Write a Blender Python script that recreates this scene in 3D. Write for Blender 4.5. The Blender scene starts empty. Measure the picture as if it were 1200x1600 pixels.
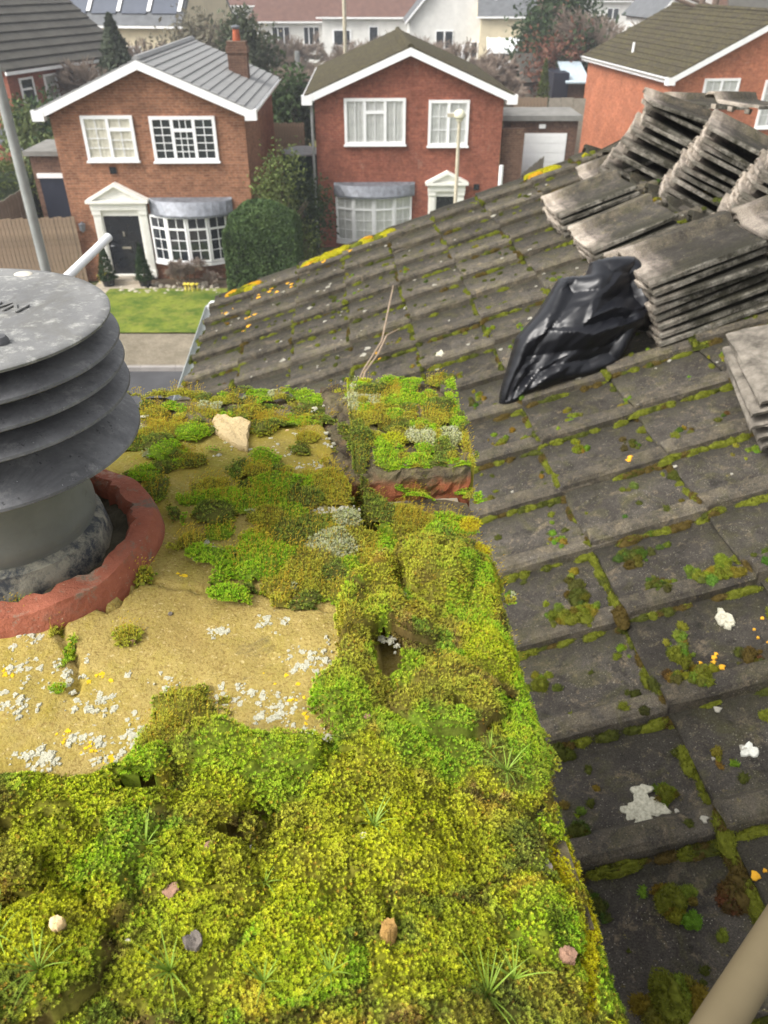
import bpy, math, random
import numpy as np
from mathutils import Matrix, Vector

# ------------------------------------------------------------------ camera, sky, sun
S = bpy.context.scene
COL = S.collection
TH = 0.6081            # camera looks down by this angle
AL = 0.0697            # the house with the chimney is turned by this angle
cam_d = bpy.data.cameras.new('camera'); cam = bpy.data.objects.new('camera', cam_d)
COL.objects.link(cam); S.camera = cam
cam_d.sensor_fit = 'HORIZONTAL'; cam_d.sensor_width = 24.0; cam_d.lens = 24.0
cam.location = (0, 0, 0); cam.rotation_euler = (math.pi / 2 - TH, 0, 0)
cam_d.clip_start = 0.02; cam_d.clip_end = 1500
cam_d.dof.use_dof = True; cam_d.dof.focus_distance = 0.62; cam_d.dof.aperture_fstop = 15.0
W = bpy.data.worlds.new('World'); S.world = W; W.use_nodes = True
wn = W.node_tree.nodes; wl = W.node_tree.links
sky = wn.new('ShaderNodeTexSky'); sky.sky_type = 'NISHITA'; sky.sun_disc = False
SUN_EL, SUN_AZ = math.radians(46), math.radians(-118)      # azimuth measured from straight ahead, to the left
sky.sun_elevation = SUN_EL; sky.sun_rotation = SUN_AZ
sky.air_density = 1.0; sky.dust_density = 4.0; sky.ozone_density = 1.0
hsv = wn.new('ShaderNodeHueSaturation'); hsv.inputs['Saturation'].default_value = 0.12
wl.new(sky.outputs[0], hsv.inputs['Color']); wl.new(hsv.outputs[0], wn['Background'].inputs[0])
wn['Background'].inputs[1].default_value = 0.15
sd = bpy.data.lights.new('sun', 'SUN'); sd.energy = 1.8; sd.angle = math.radians(28); sd.color = (1, 0.95, 0.88)
so = bpy.data.objects.new('sun', sd); COL.objects.link(so)
sdir = Vector((math.sin(SUN_AZ) * math.cos(SUN_EL), math.cos(SUN_AZ) * math.cos(SUN_EL), math.sin(SUN_EL)))
so.rotation_euler = sdir.to_track_quat('Z', 'Y').to_euler()
S.view_settings.view_transform = 'Standard'; S.view_settings.look = 'None'
S.view_settings.exposure = 1.0; S.view_settings.gamma = 1.0
random.seed(4); RNG = np.random.default_rng(7)
R = math.radians

# ------------------------------------------------------------------ helpers
def ray(px, py):
    dx = (px - 600) / 1200; dy = (800 - py) / 1200
    return np.array([dx, math.cos(TH) + dy * math.sin(TH), -math.sin(TH) + dy * math.cos(TH)])
def at_y(px, py, Y):
    d = ray(px, py); return d * (Y / d[1])
def at_z(px, py, z):
    d = ray(px, py); return d * (z / d[2])
def rz(a): return Matrix.Rotation(a, 4, 'Z')
HF = rz(AL)                                        # frame of the chimney's house: x right, y away
PHI = 0.3470
RF = rz(AL) @ Matrix.Translation((0, 0, -1.606)) @ Matrix.Rotation(-PHI, 4, 'Y')   # roof frame: x up the slope, y along, z out
def to_local(M, p):
    return np.array(M.inverted() @ Vector(p))
def roof_at(px, py, h=0.0):
    Mi = RF.inverted(); o = np.array(Mi @ Vector((0, 0, 0))); d = np.array(Mi.to_3x3() @ Vector(ray(px, py)))
    t = (h - o[2]) / d[2]; p = o + d * t; return p[0], p[1]

def tag(o, label=None, cat=None, group=None, kind=None):
    if label: o['label'] = label
    if cat: o['category'] = cat
    if group: o['group'] = group
    if kind: o['kind'] = kind
    return o
def empty(name, M, label=None, cat=None, group=None, kind=None):
    o = bpy.data.objects.new(name, None); COL.objects.link(o); o.empty_display_size = 0.1
    o.matrix_world = M; o['_m'] = [v for r in M for v in r]
    return tag(o, label, cat, group, kind)
def mworld(o):
    m = o.get('_m')
    return Matrix([m[0:4], m[4:8], m[8:12], m[12:16]])
def place(o, M, parent=None):
    if parent is not None:
        o.parent = parent; o.matrix_parent_inverse = mworld(parent).inverted()
    o.matrix_basis = M; o['_m'] = [v for r in M for v in r]
    return o
def clean():
    for o in bpy.data.objects:
        if '_m' in o: del o['_m']
def link(name, me, M, parent=None):
    o = bpy.data.objects.new(name, me); COL.objects.link(o); return place(o, M, parent)

class MB:
    def __init__(s): s.v = []; s.f = []; s.n = 0
    def add(s, V, F):
        V = np.asarray(V, float); s.v.append(V); s.f += [tuple(int(i) + s.n for i in f) for f in F]; s.n += len(V); return s
    def box(s, x0, x1, y0, y1, z0, z1):
        V = [(x, y, z) for x in (x0, x1) for y in (y0, y1) for z in (z0, z1)]
        return s.add(V, [(0, 1, 3, 2), (4, 6, 7, 5), (0, 4, 5, 1), (2, 3, 7, 6), (0, 2, 6, 4), (1, 5, 7, 3)])
    def prism(s, poly, axis, a0, a1):
        n = len(poly); V = []
        for a in (a0, a1):
            for p, q in poly:
                V.append({'x': (a, p, q), 'y': (p, a, q), 'z': (p, q, a)}[axis])
        F = [tuple(range(n)), tuple(range(2 * n - 1, n - 1, -1))] + [(i, i + n, (i + 1) % n + n, (i + 1) % n) for i in range(n)]
        return s.add(V, F)
    def tube(s, pts, rad, n=10, caps=True):
        pts = [Vector(p) for p in pts]
        if not hasattr(rad, '__len__'): rad = [rad] * len(pts)
        V = []; F = []
        for i, p in enumerate(pts):
            d = (pts[min(i + 1, len(pts) - 1)] - pts[max(i - 1, 0)]).normalized()
            a = d.orthogonal().normalized() if i == 0 else (a - d * a.dot(d)).normalized()
            b = d.cross(a)
            for k in range(n):
                t = 2 * math.pi * k / n; V.append(p + (a * math.cos(t) + b * math.sin(t)) * rad[i])
        for i in range(len(pts) - 1):
            for k in range(n):
                F.append((i * n + k, i * n + (k + 1) % n, (i + 1) * n + (k + 1) % n, (i + 1) * n + k))
        if caps: F += [tuple(range(n - 1, -1, -1)), tuple((len(pts) - 1) * n + k for k in range(n))]
        return s.add([tuple(v) for v in V], F)
    def lathe(s, prof, c=(0, 0), n=48, closed=False):
        V = []; F = []; m = len(prof)
        for k in range(n):
            t = 2 * math.pi * k / n
            for r, z in prof: V.append((c[0] + r * math.cos(t), c[1] + r * math.sin(t), z))
        mm = m if closed else m - 1
        for k in range(n):
            for i in range(mm):
                j = (i + 1) % m; k2 = (k + 1) % n
                F.append((k * m + i, k2 * m + i, k2 * m + j, k * m + j))
        return s.add(V, F)
    def slab(s, a, b, c, d, t):
        """a quad sheet (four points) with thickness t below it"""
        V = [Vector(p) for p in (a, b, c, d)]; nrm = (V[1] - V[0]).cross(V[3] - V[0]).normalized()
        V2 = V + [v - nrm * t for v in V]
        return s.add([tuple(v) for v in V2], [(0, 1, 2, 3), (7, 6, 5, 4), (0, 4, 5, 1), (1, 5, 6, 2), (2, 6, 7, 3), (3, 7, 4, 0)])
    def mesh(s, name, m, smooth=False, center=None, bevel=0):
        V = np.concatenate(s.v)
        if center is None:
            center = (V.min(0) + V.max(0)) / 2; center[2] = V[:, 2].min()
        me = bpy.data.meshes.new(name); me.from_pydata((V - center).tolist(), [], s.f); me.update()
        if m is not None: me.materials.append(m)
        if smooth: me.polygons.foreach_set('use_smooth', [True] * len(me.polygons))
        if smooth: me.set_sharp_from_angle(angle=0.66)
        return me, center
    def build(s, name, m, parent=None, M=None, smooth=False, center=None, label=None, bevel=0, kind=None):
        me, c = s.mesh(name, m, smooth, center)
        if M is None: M = mworld(parent) if parent is not None else Matrix.Identity(4)
        o = link(name, me, M @ Matrix.Translation(Vector(c)), parent)
        if bevel:
            b = o.modifiers.new('bevel', 'BEVEL'); b.width = bevel; b.segments = 2; b.limit_method = 'ANGLE'
        if label: o['label'] = label
        if kind: o['kind'] = kind
        return o

def np_mesh(name, V, F, mat, colr=None, smooth=False):
    """V (n,3), F (m,3 or 4) numpy, colr (n,3) per-vertex"""
    me = bpy.data.meshes.new(name); n = len(V); m, k = F.shape
    me.vertices.add(n); me.vertices.foreach_set('co', np.ascontiguousarray(V, np.float32).ravel())
    me.loops.add(m * k); me.loops.foreach_set('vertex_index', np.ascontiguousarray(F, np.int32).ravel())
    me.polygons.add(m); me.polygons.foreach_set('loop_start', np.arange(0, m * k, k, dtype=np.int32))
    try: me.polygons.foreach_set('loop_total', np.full(m, k, np.int32))
    except Exception: pass
    if smooth: me.polygons.foreach_set('use_smooth', np.ones(m, bool))
    me.update(calc_edges=True); me.validate()
    if colr is not None:
        ca = me.color_attributes.new('Col', 'FLOAT_COLOR', 'POINT')
        c4 = np.ones((n, 4), np.float32); c4[:, :3] = colr; ca.data.foreach_set('color', c4.ravel())
    me.materials.append(mat); return me
def np_obj(name, V, F, mat, colr=None, smooth=False, M=None, parent=None):
    c = (V.min(0) + V.max(0)) / 2; c[2] = V[:, 2].min()
    me = np_mesh(name, V - c, F, mat, colr, smooth)
    return link(name, me, (M or Matrix.Identity(4)) @ Matrix.Translation(Vector(c)), parent)

# ------------------------------------------------------------------ numpy noise
def _h(ix, iy, seed):
    n = (ix * 374761393 + iy * 668265263 + seed * 1274126177) & 0x7fffffff
    n = ((n ^ (n >> 13)) * 1274126177) & 0x7fffffff
    return ((n ^ (n >> 16)) & 0xffff) / 65535.0
def vn(x, y, sc, seed=0):
    x = np.asarray(x) / sc; y = np.asarray(y) / sc; ix = np.floor(x).astype(np.int64); iy = np.floor(y).astype(np.int64)
    fx = x - ix; fy = y - iy; fx = fx * fx * (3 - 2 * fx); fy = fy * fy * (3 - 2 * fy)
    a = _h(ix, iy, seed); b = _h(ix + 1, iy, seed); c = _h(ix, iy + 1, seed); d = _h(ix + 1, iy + 1, seed)
    return (a * (1 - fx) + b * fx) * (1 - fy) + (c * (1 - fx) + d * fx) * fy
def fbm(x, y, sc, seed=0, o=4):
    t = 0; a = 1; w = 0
    for i in range(o): t = t + a * vn(x, y, sc / 2 ** i, seed + i * 17); w += a; a *= .5
    return t / w
def worley(x, y, sc, seed=0):
    """distance to the nearest jittered point, distance gap, and that cell's random value"""
    x = np.asarray(x) / sc; y = np.asarray(y) / sc; ix = np.floor(x).astype(np.int64); iy = np.floor(y).astype(np.int64)
    F1 = np.full(x.shape, 9.); F2 = np.full(x.shape, 9.); idv = np.zeros(x.shape)
    for a in (-1, 0, 1):
        for b in (-1, 0, 1):
            cx = ix + a; cy = iy + b
            d = np.hypot(cx + .1 + .8 * _h(cx, cy, seed) - x, cy + .1 + .8 * _h(cx, cy, seed + 5) - y)
            r = _h(cx, cy, seed + 9); nb = d < F1
            F2 = np.where(nb, F1, np.minimum(F2, d)); F1 = np.where(nb, d, F1); idv = np.where(nb, r, idv)
    return F1, F2 - F1, idv
def sst(x, a, b):
    t = np.clip((x - a) / (b - a), 0, 1); return t * t * (3 - 2 * t)
def inpoly(x, y, poly):
    x = np.asarray(x, float); y = np.asarray(y, float); r = np.zeros(x.shape, bool); n = len(poly)
    for i in range(n):
        x0, y0 = poly[i]; x1, y1 = poly[(i + 1) % n]
        if y0 == y1: continue
        c = ((y0 > y) != (y1 > y)) & (x < (x1 - x0) * (y - y0) / (y1 - y0) + x0); r ^= c
    return r

# ------------------------------------------------------------------ materials
def srgb(r, g, b):
    f = lambda c: (c / 255 / 12.92) if c / 255 <= .04045 else ((c / 255 + .055) / 1.055) ** 2.4
    return (f(r), f(g), f(b))
class NT:
    def __init__(s, name):
        s.m = bpy.data.materials.new(name); s.m.use_nodes = True; s.t = s.m.node_tree
        s.b = s.t.nodes['Principled BSDF']; s.out = s.t.nodes['Material Output']
    def n(s, t, **k):
        q = s.t.nodes.new(t)
        for a, b in k.items():
            if a in q.inputs: q.inputs[a].default_value = b
            else: setattr(q, a, b)
        return q
    def l(s, a, b): s.t.links.new(a, b)
    def noise(s, vec, sc, det=4, rough=.6, dist=0):
        q = s.n('ShaderNodeTexNoise'); q.inputs['Scale'].default_value = sc; q.inputs['Detail'].default_value = det
        q.inputs['Roughness'].default_value = rough; q.inputs['Distortion'].default_value = dist
        s.l(vec, q.inputs['Vector']); return q.outputs['Fac']
    def vor(s, vec, sc, feat='F1'):
        q = s.n('ShaderNodeTexVoronoi'); q.feature = feat; q.inputs['Scale'].default_value = sc; s.l(vec, q.inputs['Vector']); return q
    def ramp(s, fac, st):
        q = s.n('ShaderNodeValToRGB'); e = q.color_ramp.elements
        while len(e) < len(st): e.new(.5)
        for x, (p, c) in zip(e, st):
            x.position = p; x.color = (*c, 1) if hasattr(c, '__len__') else (c, c, c, 1)
        s.l(fac, q.inputs[0]); return q.outputs[0]
    def mix(s, fac, a, b, mode='MIX'):
        q = s.n('ShaderNodeMix'); q.data_type = 'RGBA'; q.blend_type = mode
        for v, i in ((fac, 0), (a, 6), (b, 7)):
            if hasattr(v, 'links'): s.l(v, q.inputs[i])
            elif i == 0: q.inputs[0].default_value = v
            else: q.inputs[i].default_value = (*v, 1) if hasattr(v, '__len__') else (v, v, v, 1)
        return q.outputs[2]
    def math(s, op, a, b=0.0):
        q = s.n('ShaderNodeMath'); q.operation = op
        for v, i in ((a, 0), (b, 1)):
            if hasattr(v, 'links'): s.l(v, q.inputs[i])
            else: q.inputs[i].default_value = v
        return q.outputs[0]
    def base(s, c):
        if hasattr(c, 'links'): s.l(c, s.b.inputs['Base Color'])
        else: s.b.inputs['Base Color'].default_value = (*c, 1)
    def bump(s, h, st=.5, d=.01):
        q = s.n('ShaderNodeBump'); q.inputs['Strength'].default_value = st; q.inputs['Distance'].default_value = d
        s.l(h, q.inputs['Height']); s.l(q.outputs[0], s.b.inputs['Normal'])
    def pos(s): return s.n('ShaderNodeNewGeometry').outputs['Position']
    def obj(s): return s.n('ShaderNodeTexCoord').outputs['Object']
    def rnd(s): return s.n('ShaderNodeObjectInfo').outputs['Random']
    def objr(s):
        """object coordinates shifted by the object's random number"""
        q = s.n('ShaderNodeVectorMath'); q.operation = 'ADD'; c = s.n('ShaderNodeCombineXYZ')
        r = s.math('MULTIPLY', s.rnd(), 37.0); s.l(r, c.inputs[0]); s.l(r, c.inputs[1]); s.l(r, c.inputs[2])
        s.l(s.obj(), q.inputs[0]); s.l(c.outputs[0], q.inputs[1]); return q.outputs[0]
    def rough(s, r, spec=.5, metal=0):
        s.b.inputs['Roughness'].default_value = r; s.b.inputs['Specular IOR Level'].default_value = spec
        s.b.inputs['Metallic'].default_value = metal

def simple(name, c, rough=.7, var=.25, sc=8, spec=.3, metal=0, bump=0, bd=.005, pos=False):
    t = NT(name); v = t.pos() if pos else t.obj(); f = t.noise(v, sc, 5, .65)
    lo = tuple(x * (1 - var) for x in c); hi = tuple(min(1, x * (1 + var)) for x in c)
    t.base(t.ramp(f, [(.3, lo), (.7, hi)])); t.rough(rough, spec, metal)
    if bump: t.bump(t.noise(v, sc * 4, 5, .7), bump, bd)
    return t.m
def vcol(name, rough=.75, trans=0.0, var=.2, sc=60, spec=.2, objrand=0):
    t = NT(name); a = t.n('ShaderNodeVertexColor', layer_name='Col').outputs[0]
    f = t.ramp(t.noise(t.pos(), sc, 4), [(.3, 1 - var), (.7, 1 + var)])
    c = t.mix(1.0, a, f, 'MULTIPLY'); t.base(c); t.rough(rough, spec)
    if trans:
        tr = t.n('ShaderNodeBsdfTranslucent'); t.l(c, tr.inputs[0]); mx = t.n('ShaderNodeMixShader'); mx.inputs[0].default_value = trans
        t.l(t.b.outputs[0], mx.inputs[1]); t.l(tr.outputs[0], mx.inputs[2]); t.l(mx.outputs[0], t.out.inputs[0])
    return t.m

def brick_mat(name, c1, c2, mortar, sc=1.0, dark=.0):
    t = NT(name); p = t.obj(); sp = t.n('ShaderNodeSeparateXYZ'); t.l(p, sp.inputs[0])
    cb = t.n('ShaderNodeCombineXYZ'); t.l(t.math('ADD', sp.outputs[0], sp.outputs[1]), cb.inputs[0]); t.l(sp.outputs[2], cb.inputs[1])
    b = t.n('ShaderNodeTexBrick'); b.inputs['Scale'].default_value = 1.0
    b.inputs['Brick Width'].default_value = .225 * sc; b.inputs['Row Height'].default_value = .075 * sc
    b.inputs['Mortar Size'].default_value = .006 * sc; b.inputs['Mortar Smooth'].default_value = .2
    b.inputs['Color1'].default_value = (*c1, 1); b.inputs['Color2'].default_value = (*c2, 1); b.inputs['Mortar'].default_value = (*mortar, 1)
    t.l(cb.outputs[0], b.inputs['Vector'])
    big = t.ramp(t.noise(p, .9, 5, .7), [(.3, .78), (.7, 1.18)])
    mid = t.ramp(t.noise(cb.outputs[0], 7, 3, .7, 1.0), [(.35, .75), (.65, 1.2)])
    c = t.mix(1, t.mix(1, b.outputs[0], big, 'MULTIPLY'), mid, 'MULTIPLY')
    pale = t.ramp(t.noise(p, 2.2, 6, .75), [(.6, 0.), (.72, .28)])
    t.base(t.mix(pale, c, (.42, .33, .26))); t.rough(.9, .15); t.bump(b.outputs['Fac'], .5, -.006); return t.m

def tile_mat(name, near=True, pale=False):
    """old concrete roof tile: dark grey with quartz specks, buff patches, lichen, painted roll shade and damp"""
    t = NT(name); v = t.objr(); dark = srgb(54, 50, 46); mid = srgb(84, 79, 72); buff = srgb(136, 122, 98)
    c = t.mix(t.ramp(t.noise(v, 9, 6, .7), [(.35, 0.), (.65, 1.)]), dark, mid)
    c = t.mix(t.ramp(t.noise(v, 8, 5, .8, .5), [(.58, 0.), (.68, .6)]), c, buff); c = t.mix(t.ramp(t.noise(v, 33, 5, .8, .5), [(.56, 0.), (.66, .6)]), c, buff); c = t.mix(t.ramp(t.noise(v, 17, 6, .8), [(.36, .8), (.46, 0.)]), c, srgb(40, 38, 34))
    c = t.mix(t.ramp(t.noise(v, 60, 3, .7), [(.4, 0.), (.75, .55)]), c, srgb(58, 56, 50))
    grn = t.ramp(t.noise(v, 11, 4, .7, .8), [(.5, 0.), (.75, .6)])
    c = t.mix(grn, c, srgb(84, 82, 46))
    vo = t.vor(v, 190); sp = t.math('MULTIPLY', t.ramp(vo.outputs['Distance'], [(.10, 1.), (.24, 0.)]), t.ramp(t.noise(v, 12, 5, .8), [(.38, 0.), (.58, 1.)]))
    gate = t.ramp(vo.outputs['Color'], [(.52, 0.), (.6, 1.)])
    c = t.mix(t.ramp(t.noise(v, 75, 5, .8), [(.62, 0.), (.68, .65)]), c, srgb(150, 144, 126)); c = t.mix(t.ramp(t.noise(v, 48, 5, .8), [(.64, 0.), (.68, .6)]), c, srgb(120, 112, 60))
    c = t.mix(t.math('MULTIPLY', sp, t.math('MULTIPLY', gate, .7)), c, srgb(186, 180, 164))
    if pale:
        sx = t.n('ShaderNodeSeparateXYZ'); t.l(t.obj(), sx.inputs[0])
        g = t.ramp(t.math('ADD', sx.outputs[0], t.math('MULTIPLY', t.noise(v, 25, 4), .12)), [(.34, 0.), (.41, .85)])
        c = t.mix(g, c, t.mix(t.noise(v, 40, 5, .8), srgb(92, 82, 74), srgb(176, 164, 152)))
        c = t.mix(t.ramp(t.noise(v, 30, 6, .8), [(.62, 0.), (.69, .6)]), c, srgb(170, 162, 150)); c = t.mix(t.ramp(t.noise(v, 7, 5, .8), [(.46, .6), (.6, 0.)]), c, srgb(46, 44, 40)); c = t.mix(t.math('MULTIPLY', t.ramp(sx.outputs[0], [(.355, 0.), (.375, 1.)]), t.ramp(t.noise(v, 12, 5, .8), [(.35, .2), (.55, .9)])), c, t.mix(t.noise(v, 50, 5, .8), srgb(124, 112, 100), srgb(196, 186, 172))); sy2 = t.n('ShaderNodeSeparateXYZ'); t.l(t.obj(), sy2.inputs[0]); eg = t.math('MULTIPLY', t.ramp(sy2.outputs[1], [(.318, 0.), (.324, 1.)]), t.ramp(t.noise(v, 16, 6, .8), [(.42, 0.), (.6, .9)])); c = t.mix(eg, c, srgb(172, 166, 154))
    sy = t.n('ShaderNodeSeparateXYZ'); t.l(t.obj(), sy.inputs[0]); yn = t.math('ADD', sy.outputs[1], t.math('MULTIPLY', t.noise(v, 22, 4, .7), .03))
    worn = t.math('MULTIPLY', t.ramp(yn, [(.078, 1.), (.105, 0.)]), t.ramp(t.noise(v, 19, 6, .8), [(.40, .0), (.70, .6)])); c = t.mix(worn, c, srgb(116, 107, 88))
    damp_shade = t.math('MULTIPLY', t.ramp(yn, [(.22, 0.), (.30, .75)]), t.ramp(t.noise(v, 9, 4, .7), [(.3, .3), (.6, 1.)])); c = t.mix(damp_shade, c, srgb(44, 43, 32))  # far edge of the pan: damp dirt plus painted shade below the next roll
    br = t.ramp(t.rnd(), [(0, .8), (1, 1.32)]); gr_ = t.ramp(t.noise(v, 330, 3, .7), [(.36, .62), (.64, 1.35)]); t.base(t.mix(1, t.mix(1, c, br, 'MULTIPLY'), gr_, 'MULTIPLY'))
    t.rough(.9, .2)
    h = t.math('ADD', t.noise(v, 45, 6, .75), t.math('MULTIPLY', t.noise(v, 330, 3, .7), .6)); t.bump(h, .9, .006)
    return t.m
M = {}
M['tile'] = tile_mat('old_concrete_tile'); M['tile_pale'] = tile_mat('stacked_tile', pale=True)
M['brick_a'] = brick_mat('orange_brown_brick', srgb(150, 104, 78), srgb(122, 82, 61), srgb(150, 124, 104))
M['brick_b'] = brick_mat('red_brick', srgb(142, 86, 68), srgb(126, 73, 58), srgb(134, 94, 79))
M['brick_c'] = brick_mat('orange_brick', srgb(176, 110, 80), srgb(158, 94, 68), srgb(156, 116, 94))
M['brick_d'] = brick_mat('dull_brick', srgb(106, 80, 66), srgb(90, 66, 54), srgb(116, 98, 84))
M['tile_dust'] = simple('dusty_concrete', srgb(112, 106, 97), .95, .55, 22, .1, bump=.5, bd=.002)
M['white'] = simple('white_upvc', (.80, .80, .80), .35, .05, 3, .5)
M['cream'] = simple('cream_paint', (.78, .77, .71), .7, .08, 3)
M['render'] = simple('white_render', (.66, .65, .62), .9, .12, 1.2)
M['cream_render'] = simple('cream_render', (.62, .54, .38), .9, .12, 1.2)
M['lead'] = simple('lead', (.16, .17, .19), .5, .35, 6, .5, .3)
M['black_paint'] = simple('black_door_paint', (.012, .014, .018), .25, .2, 5, .5)
M['navy'] = simple('navy_door', (.012, .016, .03), .4, .15, 3, .5)
M['metal'] = simple('galvanised', (.32, .33, .33), .5, .2, 10, .5, .5)
M['pole'] = simple('grey_pole', (.27, .28, .27), .6, .15, 6, .4)
M['beige_pole'] = simple('beige_pole_paint', (.42, .38, .28), .6, .15, 6, .4)
M['chrome'] = simple('chrome', (.6, .6, .6), .2, .1, 6, .5, 1)
M['soil'] = simple('soil', (.10, .075, .05), .95, .4, 3, .1, bump=.5, bd=.05)
M['stone_step'] = simple('stone_step', (.36, .31, .24), .9, .2, 6)
M['pane'] = simple('dark_glass', (.02, .025, .03), .06, .2, 1, .9)
M['curtain'] = simple('curtain', (.78, .75, .62), .9, .12, 4)
M['net'] = simple('net_curtain', (.66, .67, .64), .9, .15, 2.5)
t = NT('thin_glass'); tr = t.n('ShaderNodeBsdfTransparent'); gl = t.n('ShaderNodeBsdfGlossy'); gl.inputs['Roughness'].default_value = .03
mx = t.n('ShaderNodeMixShader'); lw = t.n('ShaderNodeLayerWeight'); lw.inputs[0].default_value = .35
t.l(t.math('MULTIPLY', lw.outputs['Fresnel'], .5), mx.inputs[0]); t.l(tr.outputs[0], mx.inputs[1]); t.l(gl.outputs[0], mx.inputs[2]); t.l(mx.outputs[0], t.out.inputs[0])
M['glass'] = t.m
M['wood'] = simple('fence_wood', srgb(136, 118, 99), .9, .25, 5, .1, bump=.4)
M['wood_grey'] = simple('grey_fence_wood', srgb(140, 134, 122), .9, .2, 5, .1, bump=.4)
M['felt'] = simple('roofing_felt_grey', (.20, .195, .18), .9, .2, 2, .1)
M['grey_slate'] = simple('grey_tile', srgb(134, 134, 133), .7, .12, 3, .4)
t = NT('mossy_roof'); v = t.objr()
c = t.mix(t.ramp(t.noise(v, 1.3, 6, .75), [(.35, 0.), (.68, 1.)]), srgb(70, 64, 53), srgb(86, 80, 52))
c = t.mix(t.ramp(t.noise(v, 6, 5, .85), [(.46, 0.), (.56, .8)]), c, srgb(48, 44, 36)); c = t.mix(t.ramp(t.noise(v, 11, 4, .85), [(.58, 0.), (.66, .7)]), c, srgb(124, 116, 92))
c = t.mix(t.ramp(t.noise(v, 2.6, 5, .8), [(.62, 0.), (.72, .6)]), c, srgb(126, 112, 58)); t.base(c); t.rough(.95, .1)
t.bump(t.noise(v, 20, 4), .6, .03); M['moss_roof'] = t.m
M['dark_roof'] = simple('dark_roof', srgb(78, 76, 70), .85, .22, 2, .2, bump=.4, bd=.02)
M['brown_roof'] = simple('brown_roof', srgb(104, 80, 72), .9, .2, 2, .1)
M['slate_roof'] = simple('slate_roof', srgb(96, 98, 100), .8, .2, 2, .2)
M['solar'] = simple('solar_panel', srgb(66, 72, 84), .25, .2, .8, .6)
M['asphalt'] = simple('asphalt', (.065, .065, .068), .9, .2, 1.5, .2, bump=.3, bd=.01)
M['kerb'] = simple('kerb_concrete', (.28, .26, .24), .9, .15, 3)
t = NT('grass_lawn'); p = t.pos()
c = t.mix(t.ramp(t.noise(p, 1.1, 5, .7), [(.4, 0.), (.6, 1.)]), srgb(74, 98, 34), srgb(130, 140, 54)); c = t.mix(t.ramp(t.noise(p, 2.6, 6, .8), [(.5, 0.), (.68, .7)]), c, srgb(150, 142, 74))
c = t.mix(t.ramp(t.noise(p, 9, 5, .8), [(.4, 0.), (.7, .5)]), c, srgb(66, 88, 34)); t.base(c); t.rough(.9, .1); t.bump(t.noise(p, 40, 4), .8, .05); M['lawn'] = t.m
t = NT('gravel_verge'); p = t.pos()
c = t.mix(t.ramp(t.noise(p, 2.2, 6, .8), [(.35, 0.), (.65, 1.)]), srgb(112, 104, 88), srgb(152, 142, 124)); c = t.mix(t.ramp(t.noise(p, 30, 3), [(.4, 0.), (.6, .5)]), c, srgb(96, 90, 78)); t.base(c); t.rough(.95, .1); t.bump(t.noise(p, 30, 4), .6, .04); M['gravel'] = t.m
M['field'] = simple('ground_grass', (.09, .095, .04), .95, .35, .3, .1, pos=True)
M['leaf'] = vcol('foliage', .7, .25, .25, 3)
M['needle'] = vcol('conifer_foliage', .8, .1, .25, 3)
M['bark'] = simple('bark', srgb(104, 90, 78), .95, .25, 10, .1)
M['twig'] = simple('bare_twigs', srgb(134, 120, 108), .95, .2, 3, .1)

# ------------------------------------------------------------------ ground and street
GZ = -8.5
def ground(name, x0, x1, y0, y1, z, m, h=.0):
    b = MB()
    if h: b.box(x0, x1, y0, y1, z - h, z)
    else: b.add([(x0, y0, z), (x1, y0, z), (x1, y1, z), (x0, y1, z)], [(0, 1, 2, 3)])
    return tag(b.build(name, m), kind='structure')
ground('ground', -500, 500, -60, 1100, GZ - .012, M['field'])
ground('road', -60, 60, 12.4, 18.72, GZ - .008, M['asphalt'])
kb = MB()
for i in range(-30, 31): kb.box(i * .915 + .006, i * .915 + .909, 18.7, 18.85, GZ - .1, GZ + .1 + random.uniform(-.004, .004))
tag(kb.build('kerb', M['kerb']), kind='structure')
ground('pavement', -60, 60, 18.85, 21.05, GZ + .09, M['gravel'], .15)
ground('front_path', -9.6, -7.9, 21.05, 26.0, GZ + .085, M['stone_step'], .1)
ground('flower_bed', -7.9, -3.6, 24.5, 26.2, GZ + .06, M['soil'], .12)
ground('driveway', -16.5, -11.9, 21.05, 33, GZ + .03, M['kerb'], .06)
ground('back_gardens', -60, 60, 36, 62, GZ - .004, simple('winter_grass', (.13, .12, .05), .95, .35, .6, .1, pos=True))
# the lawn: a gently uneven sheet
gx, gy = np.meshgrid(np.linspace(-9.0, -1.5, 90), np.linspace(21.05, 24.9, 50))
gz = GZ + .09 + .06 * fbm(gx, gy, 1.2, 3)
def grid_faces(ny, nx, keep=None):
    i = np.arange(ny - 1)[:, None] * nx + np.arange(nx - 1)[None, :]
    F = np.stack([i, i + 1, i + nx + 1, i + nx], -1).reshape(-1, 4)
    if keep is not None: F = F[keep.ravel()[F].all(1)]
    return F
tag(np_obj('lawn', np.stack([gx, gy, gz], -1).reshape(-1, 3), grid_faces(50, 90), M['lawn'], smooth=True), kind='structure')
ground('side_lawn', -1.5, 30, 21.05, 27, GZ + .08, M['lawn'], .1)

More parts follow.
